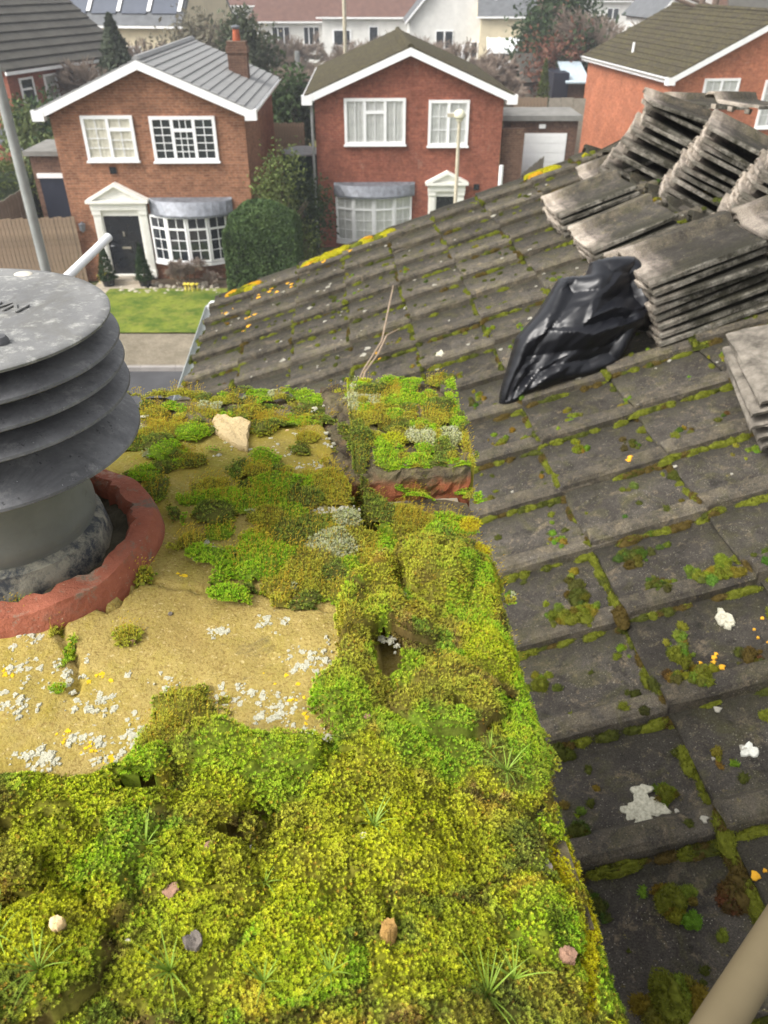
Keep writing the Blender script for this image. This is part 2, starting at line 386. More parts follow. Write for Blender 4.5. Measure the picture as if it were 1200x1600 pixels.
# ------------------------------------------------------------------ windows, doors, houses
def window(par, Mw, w, h, cols, back='curtain', fr=.095, sill=True, label=None, top=.27):
    """window on a wall plane (local x right, z up, outward -y); cols: (fraction, kind, nx, ny)"""
    fm = MB(); d0, d1 = -.07, -.002
    fm.box(0, w, d0, d1, 0, fr); fm.box(0, w, d0, d1, h - fr, h); fm.box(0, fr, d0, d1, fr, h - fr); fm.box(w - fr, w, d0, d1, fr, h - fr)
    if sill: fm.box(-.04, w + .04, -.12, d1, -.05, 0)
    xs = [fr]; tot = sum(c[0] for c in cols); iw = w - 2 * fr
    lights = []
    for k, (fc, kind, nx, ny) in enumerate(cols):
        x0 = xs[-1]; x1 = x0 + iw * fc / tot; xs.append(x1)
        a = x0 + (fr * .5 if k else 0); b = x1 - (fr * .5 if k < len(cols) - 1 else 0)
        if k: fm.box(x0 - fr * .5, x0 + fr * .5, d0 + .004, d1, fr, h - fr)
        if kind == 'T':
            zt = h - fr - (h - 2 * fr) * top; fm.box(a, b, d0 + .006, d1, zt - fr * .5, zt + fr * .5)
            lights.append((a, b, fr, zt - fr * .5, nx, ny)); lights.append((a, b, zt + fr * .5, h - fr, nx, 1))
        else: lights.append((a, b, fr, h - fr, nx, ny))
    f = fm.build('window', M['white'], par, Mw, label=label)
    for a, b, z0, z1, nx, ny in lights:
        g = MB().box(a, b, -.034, -.03, z0, z1); g.build('pane', M['glass'] if back != 'dark' else M['pane'], f, Mw)
        if back != 'dark':
            n = max(6, int((b - a) / .05)); V = []; 
            for i in range(n + 1):
                x = a + (b - a) * i / n; y = -.012 + .007 * math.sin(i * 2.1)
                V += [(x, y, z0), (x, y, z1)]
            MB().add(V, [(2 * i, 2 * i + 2, 2 * i + 3, 2 * i + 1) for i in range(n)]).build('curtain', M[back], f, Mw)
        bb = MB(); q = .012
        for i in range(1, nx): x = a + (b - a) * i / nx; bb.box(x - q, x + q, -.045, -.033, z0, z1)
        for i in range(1, ny): z = z0 + (z1 - z0) * i / ny; bb.box(a, b, -.047, -.035, z - q, z + q)
        if bb.n: bb.build('glazing_bars', M['white'], f, Mw)
    return f

def house_frame(px, py, Y, rot=0.026):
    p = at_y(px, py, Y); return Matrix.Translation((p[0], Y, GZ)) @ rz(rot)
def fp(Mh, px, py, off=0.0):
    """pixel -> (x, z) on the facade plane local y = off"""
    Mi = Mh.inverted(); o = np.array(Mi @ Vector((0, 0, 0))); d = np.array(Mi.to_3x3() @ Vector(ray(px, py)))
    t = (off - o[1]) / d[1]; p = o + d * t; return p[0], p[2]
def rectwin(par, Mh, r, cols, back, **k):
    x0, z0 = fp(Mh, r[0], r[3]); x1, z1 = fp(Mh, r[2], r[1]); xa, _ = fp(Mh, r[0] if len(r) < 5 else r[4], r[1])
    x0 = (x0 + xa) / 2 if len(r) >= 5 else x0
    return window(par, Mh @ Matrix.Translation((x0, 0, z0)), x1 - x0, z1 - z0, cols, back, **k)

def gable_house(Mh, w, d, ze, rise, wallm, roofm, label, ov=.28, ncourse=12, tile_name='tile_course', barge=.24, thick=.06, skip_left=False):
    e = empty('house', Mh, label, 'house')
    ax = w / 2
    MB().add([(0, 0, 0), (w, 0, 0), (w, 0, ze), (ax, 0, ze + rise), (0, 0, ze), (0, d, 0), (w, d, 0), (w, d, ze), (ax, d, ze + rise), (0, d, ze)],
             [(0, 1, 2, 3, 4), (9, 8, 7, 6, 5), (1, 6, 7, 2), (5, 0, 4, 9)]).build('wall', wallm, e)
    sl = rise / ax
    r0 = ze + .10                                    # roof underside at the wall
    zr = lambda x: r0 + sl * (ax - abs(x - ax))
    deck = MB()
    for s in (0, 1):
        xa = -ov if s == 0 else w + ov
        q = [(xa, -ov, zr(xa)), (ax, -ov, zr(ax)), (ax, d + ov, zr(ax)), (xa, d + ov, zr(xa))]
        if s == 0: q = [q[0], q[1], q[2], q[3]]
        else: q = [q[1], q[0], q[3], q[2]]
        deck.slab(*q, .08)
    rf = deck.build('roof', M['dark_roof'], e)
    for s in (0, 1):
        xa = -ov - .05 if s == 0 else w + ov + .05
        for k in range(ncourse):
            t0, t1 = k / ncourse, (k + 1) / ncourse + .012
            xs = [xa + (ax - xa) * t for t in (t0, min(t1, 1))]
            b = MB(); nseg = 1
            za, zb = zr(xs[0]) + .012, zr(xs[1]) + .012
            j = random.uniform(-.004, .004)
            P = [(xs[0], -ov - .03, za + .045 + j), (xs[1], -ov - .03, zb + .012 + j), (xs[1], d + ov, zb + .012 + j), (xs[0], d + ov, za + .045 + j)]
            if s: P = [P[1], P[0], P[3], P[2]]
            b.slab(*P, .035); b.build(tile_name, roofm, rf, mworld(e))
    rb = MB()
    n = int((d + 2 * ov) / .45)
    for i in range(n):
        y0 = -ov + (d + 2 * ov) * i / n; y1 = -ov + (d + 2 * ov) * (i + 1) / n - .01
        z = zr(ax) + .06
        rb.prism([(ax - .13, z - .04), (ax - .05, z + .05), (ax + .05, z + .05), (ax + .13, z - .04)], 'y', y0, y1)
    rb.build('ridge_tiles', roofm, rf, mworld(e))
    for yy, nm in ((-ov - .035, 1), (d + ov, 0)):
        for s in (0, 1):
            xa = -ov if s == 0 else w + ov
            MB().add([(x, y, z) for y in (yy, yy + .03) for x, z in ((xa, zr(xa)), (ax, zr(ax)), (ax, zr(ax) - barge), (xa, zr(xa) - barge))],
                     [(0, 1, 2, 3), (7, 6, 5, 4), (0, 4, 5, 1), (1, 5, 6, 2), (2, 6, 7, 3), (3, 7, 4, 0)]).build('bargeboard', M['white'], e)
            if nm:
                MB().box(xa - .14 if s == 0 else xa - .22, xa + .22 if s == 0 else xa + .14, yy - .01, yy + .25, zr(xa) - barge - .03, zr(xa) + .02).build('eave_end', M['white'], e)
    for s in (0, 1):
        xa = -ov if s == 0 else w + ov
        MB().box(min(xa, xa + (.0 if s else .03)) , xa + .03, -ov + .2, d + ov, zr(xa) - .2, zr(xa) - .01).build('fascia', M['white'], e)
        g = [(xa + (-1 if s == 0 else 1) * (.07 + .06 * math.cos(a)), zr(xa) - .02 - .06 * math.sin(a)) for a in np.linspace(0, math.pi, 7)]
        gi = [(xa + (-1 if s == 0 else 1) * (.07 + .05 * math.cos(a)), zr(xa) - .02 - .05 * math.sin(a)) for a in np.linspace(math.pi, 0, 7)]
        MB().prism(g + gi, 'y', -ov + .25, d + ov).build('gutter', M['white'], e)
        MB().box(*((xa, .02) if s == 0 else (w - .02, xa)), -.02 + .05, d, zr(xa) - .22, zr(xa) - .2).build('soffit', M['white'], e)
    for s in (0, 1):
        xa = 0 if s == 0 else ax
        MB().add([(xa, -ov, zr(xa) - barge + .06 if False else zr(xa) - .1), (xa + ax, -ov, zr(xa + ax) - .1), (xa + ax, 0, zr(xa + ax) - .1), (xa, 0, zr(xa) - .1)], [(0, 1, 2, 3)]).build('verge_soffit', M['white'], e)
    return e, zr

def porch(e, Mh, r, door, doorm):
    """classical white door surround; r = pixel box of the surround, door = pixel box of the door"""
    (x0, zb), (x1, _) = fp(Mh, r[0], r[3]), fp(Mh, r[2], r[3]); _, zt = fp(Mh, r[0], r[1])
    dx0, dz0 = fp(Mh, door[0], door[3]); dx1, dz1 = fp(Mh, door[2], door[1])
    zb = dz0 - .08; cx = (dx0 + dx1) / 2; hw = (dx1 - dx0) / 2; pw = .24
    b = MB()
    for s in (-1, 1):
        xi = cx + s * (hw + .05); xo = cx + s * (hw + .05 + pw); a, c = min(xi, xo), max(xi, xo)
        b.box(a, c, -.14, -.002, zb + .2, dz1 + .05); b.box(a - .02, c + .02, -.18, -.002, zb, zb + .2); b.box(a - .02, c + .02, -.18, -.002, dz1 + .05, dz1 + .2)
        for k in range(3): b.box(a + .035 + k * .065, a + .065 + k * .065, -.152, -.14, zb + .3, dz1 - .1)
    W0, W1 = cx - hw - pw - .08, cx + hw + pw + .08
    b.box(W0, W1, -.2, -.002, dz1 + .2, dz1 + .42); b.box(cx - hw - .05, cx + hw + .05, -.09, -.002, dz1, dz1 + .2)
    for s in (-1, 1): b.box(cx + s * (hw + .025) - .025, cx + s * (hw + .025) + .025, -.09, -.002, zb + .08, dz1)
    b.box(cx - hw - .05, cx + hw + .05, -.16, -.002, zb, zb + .08)
    p0 = dz1 + .42; ph = zt - p0
    b.prism([(W0 - .1, p0), (W1 + .1, p0), (W1 + .1, p0 + .09), (W0 - .1, p0 + .09)], 'y', -.3, -.002)
    b.prism([(W0, p0 + .09), (W1, p0 + .09), (cx, zt - .08)], 'y', -.16, -.002)
    for s in (-1, 1):
        xe = cx + s * ((W1 - W0) / 2 + .1)
        pl = [(xe, p0 + .09), (cx, zt), (cx, zt - .1), (xe - s * .22, p0 + .09)]
        b.prism(pl if s < 0 else pl[::-1], 'y', -.3, -.002 - .0005 * (s + 1))
    su = b.build('door_surround', M['cream'], e)
    d = MB().box(dx0, dx1, -.06, -.003, dz0, dz1)
    dd = d.build('door', doorm, e)
    h = dz1 - dz0; w = dx1 - dx0
    for u0, u1, v0, v1 in ((.14, .36, .55, .92), (.62, .86, .55, .92), (.14, .42, .10, .42), (.58, .86, .10, .42), (.42, .57, .45, .93)):
        MB().box(dx0 + w * u0, dx0 + w * u1, -.068, -.058, dz0 + h * v0, dz0 + h * v1).build('door_panel', doorm, dd, Mh)
    MB().box(cx - .15, cx + .15, -.08, -.06, dz0 + h * .44, dz0 + h * .48).build('letterbox', M['chrome'], dd, Mh)
    MB().box(cx - .03, cx + .03, -.1, -.06, dz0 + h * .66, dz0 + h * .74).build('door_knocker', M['chrome'], dd, Mh)
    MB().tube([(dx0 + .08, -.06, dz0 + h * .5), (dx0 + .08, -.11, dz0 + h * .5), (dx0 + .2, -.11, dz0 + h * .5)], .012, 6).build('handle', M['chrome'], dd, Mh)
    return su

def bow_window(e, Mh, r, roof_r, nf, back, nx=2, ny=3):
    x0, z0 = fp(Mh, r[0], r[3]); x1, z1 = fp(Mh, r[2], r[1]); w = x1 - x0; dep = .42
    pts = []
    for i in range(nf + 1):
        a = (i / nf - .5) * 1.5; pts.append((x0 + w / 2 + (w / 2) * math.sin(a) / math.sin(.75), -dep * (math.cos(a) - math.cos(.75)) / (1 - math.cos(.75)) - .05))
    body = MB().prism([(p[0], p[1] + .02) for p in pts] + [(x1, -.002), (x0, -.002)], 'z', z0 - .02, z1)
    body.build('bay_window_core', M['pane'] if back == 'dark' else M[back], e)
    bs = MB().prism([(p[0] + (.05 if i == nf else -.05 if i == 0 else 0), p[1] - .07) for i, p in enumerate(pts)] + [(x1 + .05, -.003), (x0 - .05, -.003)], 'z', z0 - .12, z0 - .022)
    bs.build('bay_sill', M['white'], e)
    for i in range(nf):
        a = Vector((*pts[i], 0)); b = Vector((*pts[i + 1], 0)); d = b - a; ang = math.atan2(d.y, d.x)
        window(e, Mh @ Matrix.Translation((a.x, a.y, z0)) @ rz(ang), d.length, z1 - z0, [(1, 'T', nx, ny)], back, fr=.06, sill=False, top=.25)
    (rx0, rz0), (rx1, rz1) = fp(Mh, roof_r[0], roof_r[3]), fp(Mh, roof_r[2], roof_r[1])
    b = MB(); V = []; n = nf * 3
    for i in range(n + 1):
        a = (i / n - .5) * 1.6; xx = (rx0 + rx1) / 2 + (rx1 - rx0) / 2 * math.sin(a) / math.sin(.8); yy = -(dep + .12) * (math.cos(a) - math.cos(.8)) / (1 - math.cos(.8)) - .1
        V += [(xx, -.002, rz1), (xx, yy * .55, rz1 - .08), (xx, yy, z1 + .05), (xx, yy, z1 - .02)]
    F = [(4 * i + j, 4 * i + j + 1, 4 * i + j + 5, 4 * i + j + 4) for i in range(n) for j in range(3)]
    F += [(4 * i + 3, 4 * (i + 1) + 3, 4 * (i + 1), 4 * i) for i in range(n)]
    F += [(0, 3, 2, 1), (4 * n, 4 * n + 1, 4 * n + 2, 4 * n + 3)]
    b.add(V, F).build('bay_roof', M['lead'], e)

# --- house 1: grey tiled roof, chimney, left
M1 = house_frame(78, 186, 26.0)
w1 = fp(M1, 382, 190)[0]; ze1 = fp(M1, 84, 178)[1] + 0.05
apex1 = fp(M1, 213, 97, -.3)[1] + 0.05; ze1 = fp(M1, 70, 172, -.3)[1] - .02
h1, zr1 = gable_house(M1, w1, 8.6, ze1, (apex1 - ze1) * w1 / (w1 + .5), M['brick_a'], M['grey_slate'], 'orange-brown brick house with smooth grey roof, brick chimney and black front door', ncourse=13)
rectwin(h1, M1, (139, 180, 206, 251), [(1, 'F', 2, 4), (1, 'T', 2, 3)], 'curtain', label='upstairs window with drawn cream curtains')
rectwin(h1, M1, (243, 181, 335, 252), [(1, 'F', 2, 5), (1.15, 'T', 3, 4), (1, 'F', 2, 5)], 'dark', label='wide upstairs window with dark panes')
bow_window(h1, M1, (247, 333, 352, 404), (236, 308, 362, 330), 4, 'dark')
porch(h1, M1, (141, 284, 228, 434), (180, 336, 217, 427), M['black_paint'])
b = MB(); x, z = fp(M1, 187, 437); x2, _ = fp(M1, 220, 437); b.box(x - .2, x2 + .2, -.75, -.18, 0.05, .22); b.box(x - .3, x2 + .3, -1.15, -.752, 0.04, .12); b.build('doorstep', M['stone_step'], h1)
x, z = fp(M1, 177, 266); MB().box(x - .1, x + .1, -.05, -.002, z - .1, z + .1).build('air_vent', M['black_paint'], h1)
x, z = fp(M1, 129, 347); b = MB(); b.tube([(x, -.01, z), (x, -.14, z + .02), (x, -.14, z - .04)], .018, 6); b.lathe([(.0, z + .02), (.11, z - .02), (.09, z - .22), (.03, z - .28), (0, z - .28)], (x, -.14), 8)
b.build('wall_lantern', M['lead'], h1)
x, z = fp(M1, 243, 425); MB().box(x - .04, x + .04, -.06, -.002, z - .2, z + .2).build('meter_box', M['white'], h1)
# chimney of house 1: behind the ridge on the right-hand slope
cx = w1 - .75; cy = 5.4; b = MB(); b.box(cx - .33, cx + .33, cy - .3, cy + .3, ze1 + .1, ze1 + 1.45); b.box(cx - .37, cx + .37, cy - .34, cy + .34, ze1 + 1.1, ze1 + 1.3)
ch = b.build('chimney', M['brick_d'], h1)
MB().lathe([(.0, 0), (.13, 0), (.14, .02), (.11, .3), (.12, .34), (.09, .34), (.09, .1)], (0, 0), 16).build('chimney_pot', simple('terracotta_far', srgb(168, 92, 64), .8), ch, mworld(h1) @ Matrix.Translation((cx, cy, ze1 + 1.45)), smooth=True)
MB().lathe([(0, .48), (.16, .44), (.16, .4), (.08, .34), (.08, .3)], (0, 0), 12).build('cowl', M['lead'], ch, mworld(h1) @ Matrix.Translation((cx, cy, ze1 + 1.45)))

# --- house 2: mossy roof, middle
M2 = house_frame(491, 160, 30.0)
w2 = fp(M2, 787, 165)[0]
apex2 = fp(M2, 645, 74, -.3)[1]; ze2 = fp(M2, 474, 148, -.3)[1] - .04
h2, zr2 = gable_house(M2, w2, 10.2, ze2, (apex2 - ze2) * w2 / (w2 + .5), M['brick_b'], M['moss_roof'], 'red brick house with mossy brown roof behind the tiled roof edge', ncourse=13)
rectwin(h2, M2, (539, 153, 634, 226), [(1, 'F', 2, 1), (1.15, 'T', 2, 1), (1, 'F', 2, 1)], 'net', label='wide upstairs window with net curtains')
rectwin(h2, M2, (668, 156, 734, 228), [(1, 'F', 2, 3), (1, 'T', 2, 2)], 'net', label='narrow upstairs window with net curtains')
bow_window(h2, M2, (528, 304, 642, 373), (522, 284, 648, 300), 4, 'net')
porch(h2, M2, (657, 266, 733, 400), (678, 306, 712, 400), M['black_paint'])
MB().tube([(-.12, -.12, ze2 - .1), (-.1, -.1, ze2 - .5), (-.1, -.1, 0.0)], .05, 8).build('downpipe', M['metal'], h2)
MB().tube([(w2 + .08, -.1, 2.9), (w2 + .08, -.1, 0)], .08, 8).build('downpipe', M['white'], h2, label='short white downpipe at the right corner')
x, z = fp(M2, 744, 292); MB().box(x - .1, x + .1, -.05, -.002, z - .1, z + .1).build('air_vent', M['black_paint'], h2)

# --- house 3: upper right, seen past its side wall
M3 = house_frame(1052, 130, 37.2, .11)
ze3 = fp(M3, 1045, 119, -.3)[1] - .04
h3, zr3 = gable_house(M3, 8.6, 11.0, ze3, 2.15, M['brick_c'], M['moss_roof'], 'orange brick house with dark mossy roof behind the stacked tiles', ncourse=14)
rectwin(h3, M3, (1092, 122, 1157, 168), [(1, 'F', 2, 2), (1, 'T', 2, 1)], 'net', top=.5)
rectwin(h3, M3, (1178, 124, 1262, 200), [(1, 'F', 2, 4), (1, 'T', 2, 3)], 'net')
MB().tube([(.6, 6.5, zr3(.6)), (.6, 6.5, zr3(.6) + .45)], .06, 8).build('vent_pipe', M['white'], h3)

# --- street lamp beside house 2 and the big column at the left
def lamp(name, base, h, r, m, label, globe=False):
    e = empty(name, Matrix.Translation(base), label, 'street lamp')
    MB().tube([(0, 0, 0), (0, 0, 1.3), (0, 0, 1.32), (0, 0, h)], [r * 1.25, r * 1.25, r, r * .85], 12).build('column', m, e, smooth=True)
    if globe:
        MB().lathe([(.0, 0), (.08, 0), (.1, .07), (.15, .1), (.16, .16), (.13, .23), (.04, .28), (0, .28)], (0, 0), 16).build('lamp_head', simple('lamp_glass', (.62, .60, .45), .3, .1), e, Matrix.Translation((base[0], base[1], base[2] + h - .05)), smooth=True)
        MB().box(-.32, .1, -.05, .05, .1, .18).build('lamp_bracket', m, e, Matrix.Translation((base[0], base[1], base[2] + h - .05)))
    return e
p = at_y(718, 186, 22.5); lamp('street_lamp', (p[0], 22.5, GZ), p[2] - GZ, .055, M['beige_pole'], 'thin beige street lamp with round head before the red brick house', True)
p = at_y(66, 400, 10.9); p2 = p
e = lamp('lamp_post', (p[0], 10.9, GZ), 10.5, .072, M['pole'], 'thick grey street column at the left edge of the picture')

# ------------------------------------------------------------------ plants
def leaf_cloud(P, size, c0, c1, seed=0, jit=.5, up=.0):
    """one small folded quad per point"""
    g = np.random.default_rng(seed); n = len(P)
    a = g.normal(size=(n, 3)); a[:, 2] += up; a /= np.linalg.norm(a, axis=1)[:, None]
    b = g.normal(size=(n, 3)); b -= (a * b).sum(1)[:, None] * a; b /= np.linalg.norm(b, axis=1)[:, None]
    s = size * (1 + jit * (g.random(n) - .5))[:, None]
    V = np.stack([P - a * s * .9, P + b * s * .45, P + a * s * .9, P - b * s * .45], 1).reshape(-1, 3)
    F = np.arange(4 * n).reshape(n, 4)
    k = (g.random(n) * .55 + .45 * fbm(P[:, 0] + P[:, 2], P[:, 1] - P[:, 2], size * 9, seed, 2))[:, None]
    C = np.array(c0) * (1 - k) + np.array(c1) * k
    return V, F, np.repeat(C, 4, 0)
def blob_points(n, rx, ry, rz_, seed, clumps=26, shell=.45, flat=0):
    g = np.random.default_rng(seed); c = g.normal(size=(clumps, 3)); c /= np.linalg.norm(c, axis=1)[:, None]
    c *= (shell + (1 - shell) * g.random(clumps) ** .5)[:, None]
    P = c[g.integers(0, clumps, n)] + g.normal(size=(n, 3)) * .19
    return P * np.array([rx, ry, rz_])
def leafy(kind, name, label, cat, base, w, h, c0, c1, n=3000, size=.12, trunk=.25, seed=1, group=None, depth=None, low=.35, mat='leaf'):
    e = empty(name, Matrix.Translation(base), label, cat, group); d = depth or w
    if kind == 'round':
        P = blob_points(n, w / 2, d / 2, h * (1 - low) / 2, seed); P[:, 2] += h * (1 + low) / 2
    elif kind == 'cone':
        g = np.random.default_rng(seed); t = g.random(n) ** 1.4; a = g.random(n) * 6.283
        lay = (np.sin(t * 40 + a * 2) * .12 + 1); r = (1 - t) ** .8 * (.55 + .45 * g.random(n)) * lay
        P = np.stack([r * w / 2 * np.cos(a), r * d / 2 * np.sin(a), h * (.08 + .92 * t)], 1)
    elif kind == 'hedge':
        g = np.random.default_rng(seed); P = g.random((n, 3)) * 2 - 1; ax = g.integers(0, 3, n)
        for k in range(3): P[ax == k, k] = np.sign(P[ax == k, k]) * (.9 + .1 * g.random((ax == k).sum()))
        sq = 1 - .12 * (P[:, 0] ** 2 + P[:, 1] ** 2) * (P[:, 2] > 0); P[:, :2] *= (1 - .10 * np.clip(P[:, 2], 0, 1) ** 3)[:, None]
        u = fbm(P[:, 0] * 3 + P[:, 1] * 2, P[:, 2] * 3, 1, seed, 3) - .5
        P = P * np.array([w / 2, d / 2, h / 2 * 1.0]) * (1 + .07 * u)[:, None]; P[:, 2] = P[:, 2] * 1 + h / 2; P[:, 2] *= np.where(P[:, 2] > h * .8, sq, 1)
    V, F, C = leaf_cloud(P, size, c0, c1, seed)
    np_obj('crown', V + np.array([0, 0, 0.]), F, M[mat], C, M=Matrix.Translation(base), parent=e)
    if kind == 'hedge':
        x, y = w / 2 * .88, d / 2 * .88
        MB().add([(s * x * k, q * y * k, z) for z, k in ((0, .95), (h * .78, .9), (h * .84, .7)) for s, q in ((-1, -1), (1, -1), (1, 1), (-1, 1))],
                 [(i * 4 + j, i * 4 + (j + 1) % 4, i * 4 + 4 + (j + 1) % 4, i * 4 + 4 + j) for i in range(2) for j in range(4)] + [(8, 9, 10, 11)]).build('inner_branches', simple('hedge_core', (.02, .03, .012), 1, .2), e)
    else:
        MB().tube([(0, 0, 0), (.03 * w, 0, h * .3), (-.02 * w, .02, h * (.95 if kind == 'cone' else .6))], [trunk * .5, trunk * .4, trunk * .1], 7).build('trunk', M['bark'], e)
        if kind == 'round':
            b = MB(); g = random.Random(seed)
            for _ in range(7):
                a = g.random() * 6.28; z0 = h * (.25 + .2 * g.random()); b.tube([(0, 0, z0), (math.cos(a) * w * .2, math.sin(a) * d * .2, z0 + h * .2), (math.cos(a) * w * .38, math.sin(a) * d * .38, z0 + h * .32)], [trunk * .2, trunk * .13, trunk * .04], 5)
            b.build('limbs', M['bark'], e)
    return e
def bare(name, label, base, w, h, seed=1, depth=5, nb=3, r0=.12, col=None, group=None, multi=1, cat='tree', twig=.012):
    e = empty(name, Matrix.Translation(base), label, cat, group); g = random.Random(seed); tr = MB(); P0 = []; P1 = []; RR = []
    def go(p, d, L, r, lev):
        q = p + d * L
        if lev <= 1: tr.tube([tuple(p), tuple(q)], [r, r * .7], 5, False)
        else: P0.append(p); P1.append(q); RR.append((r, r * .6))
        if lev >= depth: return
        for k in range(nb + (1 if lev > 1 else 0)):
            a = g.uniform(.25, .75); ax = Vector((g.gauss(0, 1), g.gauss(0, 1), g.gauss(0, .4))).normalized()
            nd = (Matrix.Rotation(a, 3, ax) @ d).normalized(); nd.z += .12; nd.x *= 1.0 + .25 * (w / h); nd.normalize()
            go(p + d * L * g.uniform(.55, 1), nd, L * g.uniform(.58, .82), max(r * .6, twig), lev + 1)
    for m in range(multi):
        st = Vector((g.uniform(-.15, .15) * w * (multi > 1), g.uniform(-.1, .1) * w * (multi > 1), 0))
        go(st, Vector((g.uniform(-.1, .1) + .5 * (st.x / max(w, .1)), g.uniform(-.1, .1), 1)).normalized(), h * .3, r0, 0)
    tr.build('trunk', M['bark'], e)
    A = np.array(P0); B = np.array(P1); r = np.array(RR); n = len(A); D = B - A; D /= np.linalg.norm(D, axis=1)[:, None]
    X = np.cross(D, [0.3, .9, .1]); X /= np.linalg.norm(X, axis=1)[:, None]; Y = np.cross(D, X)
    V = np.zeros((n, 6, 3))
    for k in range(3):
        t = 2.094 * k; o = X * math.cos(t) + Y * math.sin(t); V[:, k] = A + o * r[:, :1]; V[:, 3 + k] = B + o * r[:, 1:]
    i = (np.arange(n) * 6)[:, None]; F = np.concatenate([i + np.array([k, (k + 1) % 3, 3 + (k + 1) % 3, 3 + k]) for k in range(3)])
    np_obj('crown', V.reshape(-1, 3), F, col or M['twig'], M=Matrix.Translation(base), parent=e)
    return e
def base_at(px, py, Y, z=None):
    p = at_y(px, py, Y); return (p[0], Y, GZ if z is None else z)

dg0, dg1 = (.03, .05, .02), (.05, .10, .03)
# the clipped hedge in front of both houses
p = at_y(404, 320, 23.2); hw = at_y(462, 380, 23.2)[0] - at_y(350, 380, 23.2)[0]
HEDGE_M = vcol('hedge_foliage', .85, .1, .25, 3)
M['hedge'] = HEDGE_M
leafy('hedge', 'clipped_hedge', 'tall clipped dark green conifer hedge right of the white bow window', 'hedge', (p[0], 23.6, GZ), hw, p[2] - GZ + .05, (.03, .062, .022), (.10, .15, .045), 70000, .045, seed=3, depth=2.0, mat='hedge')
leafy('round', 'garden_shrub', 'loose light green shrub between the two brick houses', 'shrub', base_at(452, 400, 26.4), 2.0, 3.7, (.05, .08, .02), (.22, .26, .08), 5200, .075, seed=5, low=.12)
leafy('round', 'garden_shrub', 'dark low shrub in the shade beside the red brick house', 'shrub', base_at(478, 400, 27.5), 1.8, 3.0, (.015, .03, .01), (.06, .09, .03), 2600, .08, seed=6, low=.05)
leafy('round', 'tall_evergreen', 'dark green evergreen tree behind the gap between the houses', 'tree', base_at(440, 150, 42), 3.4, 4.6, dg0, (.06, .10, .03), 5200, .16, seed=8, low=.1)
leafy('round', 'tall_evergreen', 'dark ivy covered tree behind the brick chimney', 'tree', base_at(392, 100, 46), 3.4, 6.6, (.04, .05, .028), (.11, .13, .075), 5200, .18, seed=9, low=.05)
for i, (px, lab) in enumerate(((171, 'small clipped topiary cone left of the black front door'), (228, 'small clipped topiary cone right of the black front door'))):
    p = at_z(px, 447, GZ + .1); h = 1.25
    e = leafy('cone', 'topiary_cone', lab, 'potted plant', (p[0], p[1], GZ + .25), .62, h, (.01, .03, .01), (.04, .07, .02), 3000, .035, seed=20 + i, trunk=.05)
    MB().lathe([(0, -.2), (.16, -.2), (.22, .1), (.2, .1), (.15, -.1), (0, -.1)], (0, 0), 12).build('plant_pot', M['black_paint'], e)
bare('twiggy_bush', 'brown twiggy bush under the white bow window', base_at(292, 440, 25.1), 1.6, 1.25, 31, 5, 3, .02, multi=7, cat='shrub', twig=.006)
bare('twiggy_bush', 'small bare bush beside the clipped hedge', base_at(325, 445, 25.2), .9, .8, 33, 4, 3, .015, multi=5, cat='shrub', twig=.006)
# flowers and stones of the bed
b = MB()
g = random.Random(5)
V = []; 
for i in range(130):
    p = at_z(g.uniform(186, 345), g.uniform(441, 459), GZ + .1); r = g.uniform(.04, .11)
    b.lathe([(0, GZ + .04), (r, GZ + .05), (r * .8, GZ + .05 + r * .7), (0, GZ + .05 + r)], (p[0], p[1]), 5)
tag(b.build('border_stones', simple('pale_stones', (.38, .34, .27), .9, .3, 4)), kind='stuff')
b = MB()
for px, py in [(293, 448), (304, 449), (168, 432), (160, 434)]:
    p = at_z(px, py, GZ + .25)
    for k in range(6):
        x = p[0] + g.uniform(-.1, .1); y = p[1] + g.uniform(-.1, .1); b.lathe([(0, GZ + .3), (.05, GZ + .36), (0, GZ + .38)], (x, y), 5); b.tube([(x, y, GZ + .05), (x, y, GZ + .3)], .008, 3)
tag(b.build('yellow_flowers', simple('yellow_petals', (.75, .6, .08), .6)), kind='stuff')

# shrubs left of house 1, garage, fences
leafy('round', 'spiky_shrub', 'pale green spiky shrub behind the left street column', 'shrub', base_at(22, 240, 33), 3.4, 4.2, (.06, .09, .02), (.20, .24, .10), 4200, .13, seed=12, low=.1)
leafy('round', 'dark_shrub', 'dense dark green shrub beside the corner of the grey roofed house', 'shrub', base_at(68, 230, 34), 2.6, 4.6, dg0, (.05, .10, .03), 4200, .11, seed=13, low=.05)
leafy('hedge', 'garden_hedge', 'low light green clipped hedge at the left edge', 'hedge', base_at(2, 300, 31), 3.6, 2.9, (.03, .05, .01), (.16, .19, .05), 6000, .06, seed=14, depth=1.4, mat='hedge')
Mg = house_frame(44, 300, 29.6, .0)
x0, z1 = fp(Mg, 62, 240); x1, _ = fp(Mg, 118, 240); _, zd = fp(Mg, 60, 272)
g1 = empty('garage', Mg, 'flat roofed garage with navy door beside the grey roofed house', 'garage')
MB().box(x0 - .4, x1 + 1, 0, 2.2, 0, z1 - .06).build('wall', M['brick_d'], g1)
MB().box(x0 - .55, x1 + 1, -.15, 2.3, z1 - .058, z1 + .1).build('flat_roof', M['felt'], g1)
d = MB().box(x0 - .2, x1 + .9, -.06, -.003, 0, zd - .12).build('garage_door', M['navy'], g1)
MB().box(x0 - .25, x1 + .95, -.1, -.004, zd - .118, zd + .03).build('lintel', M['white'], g1)

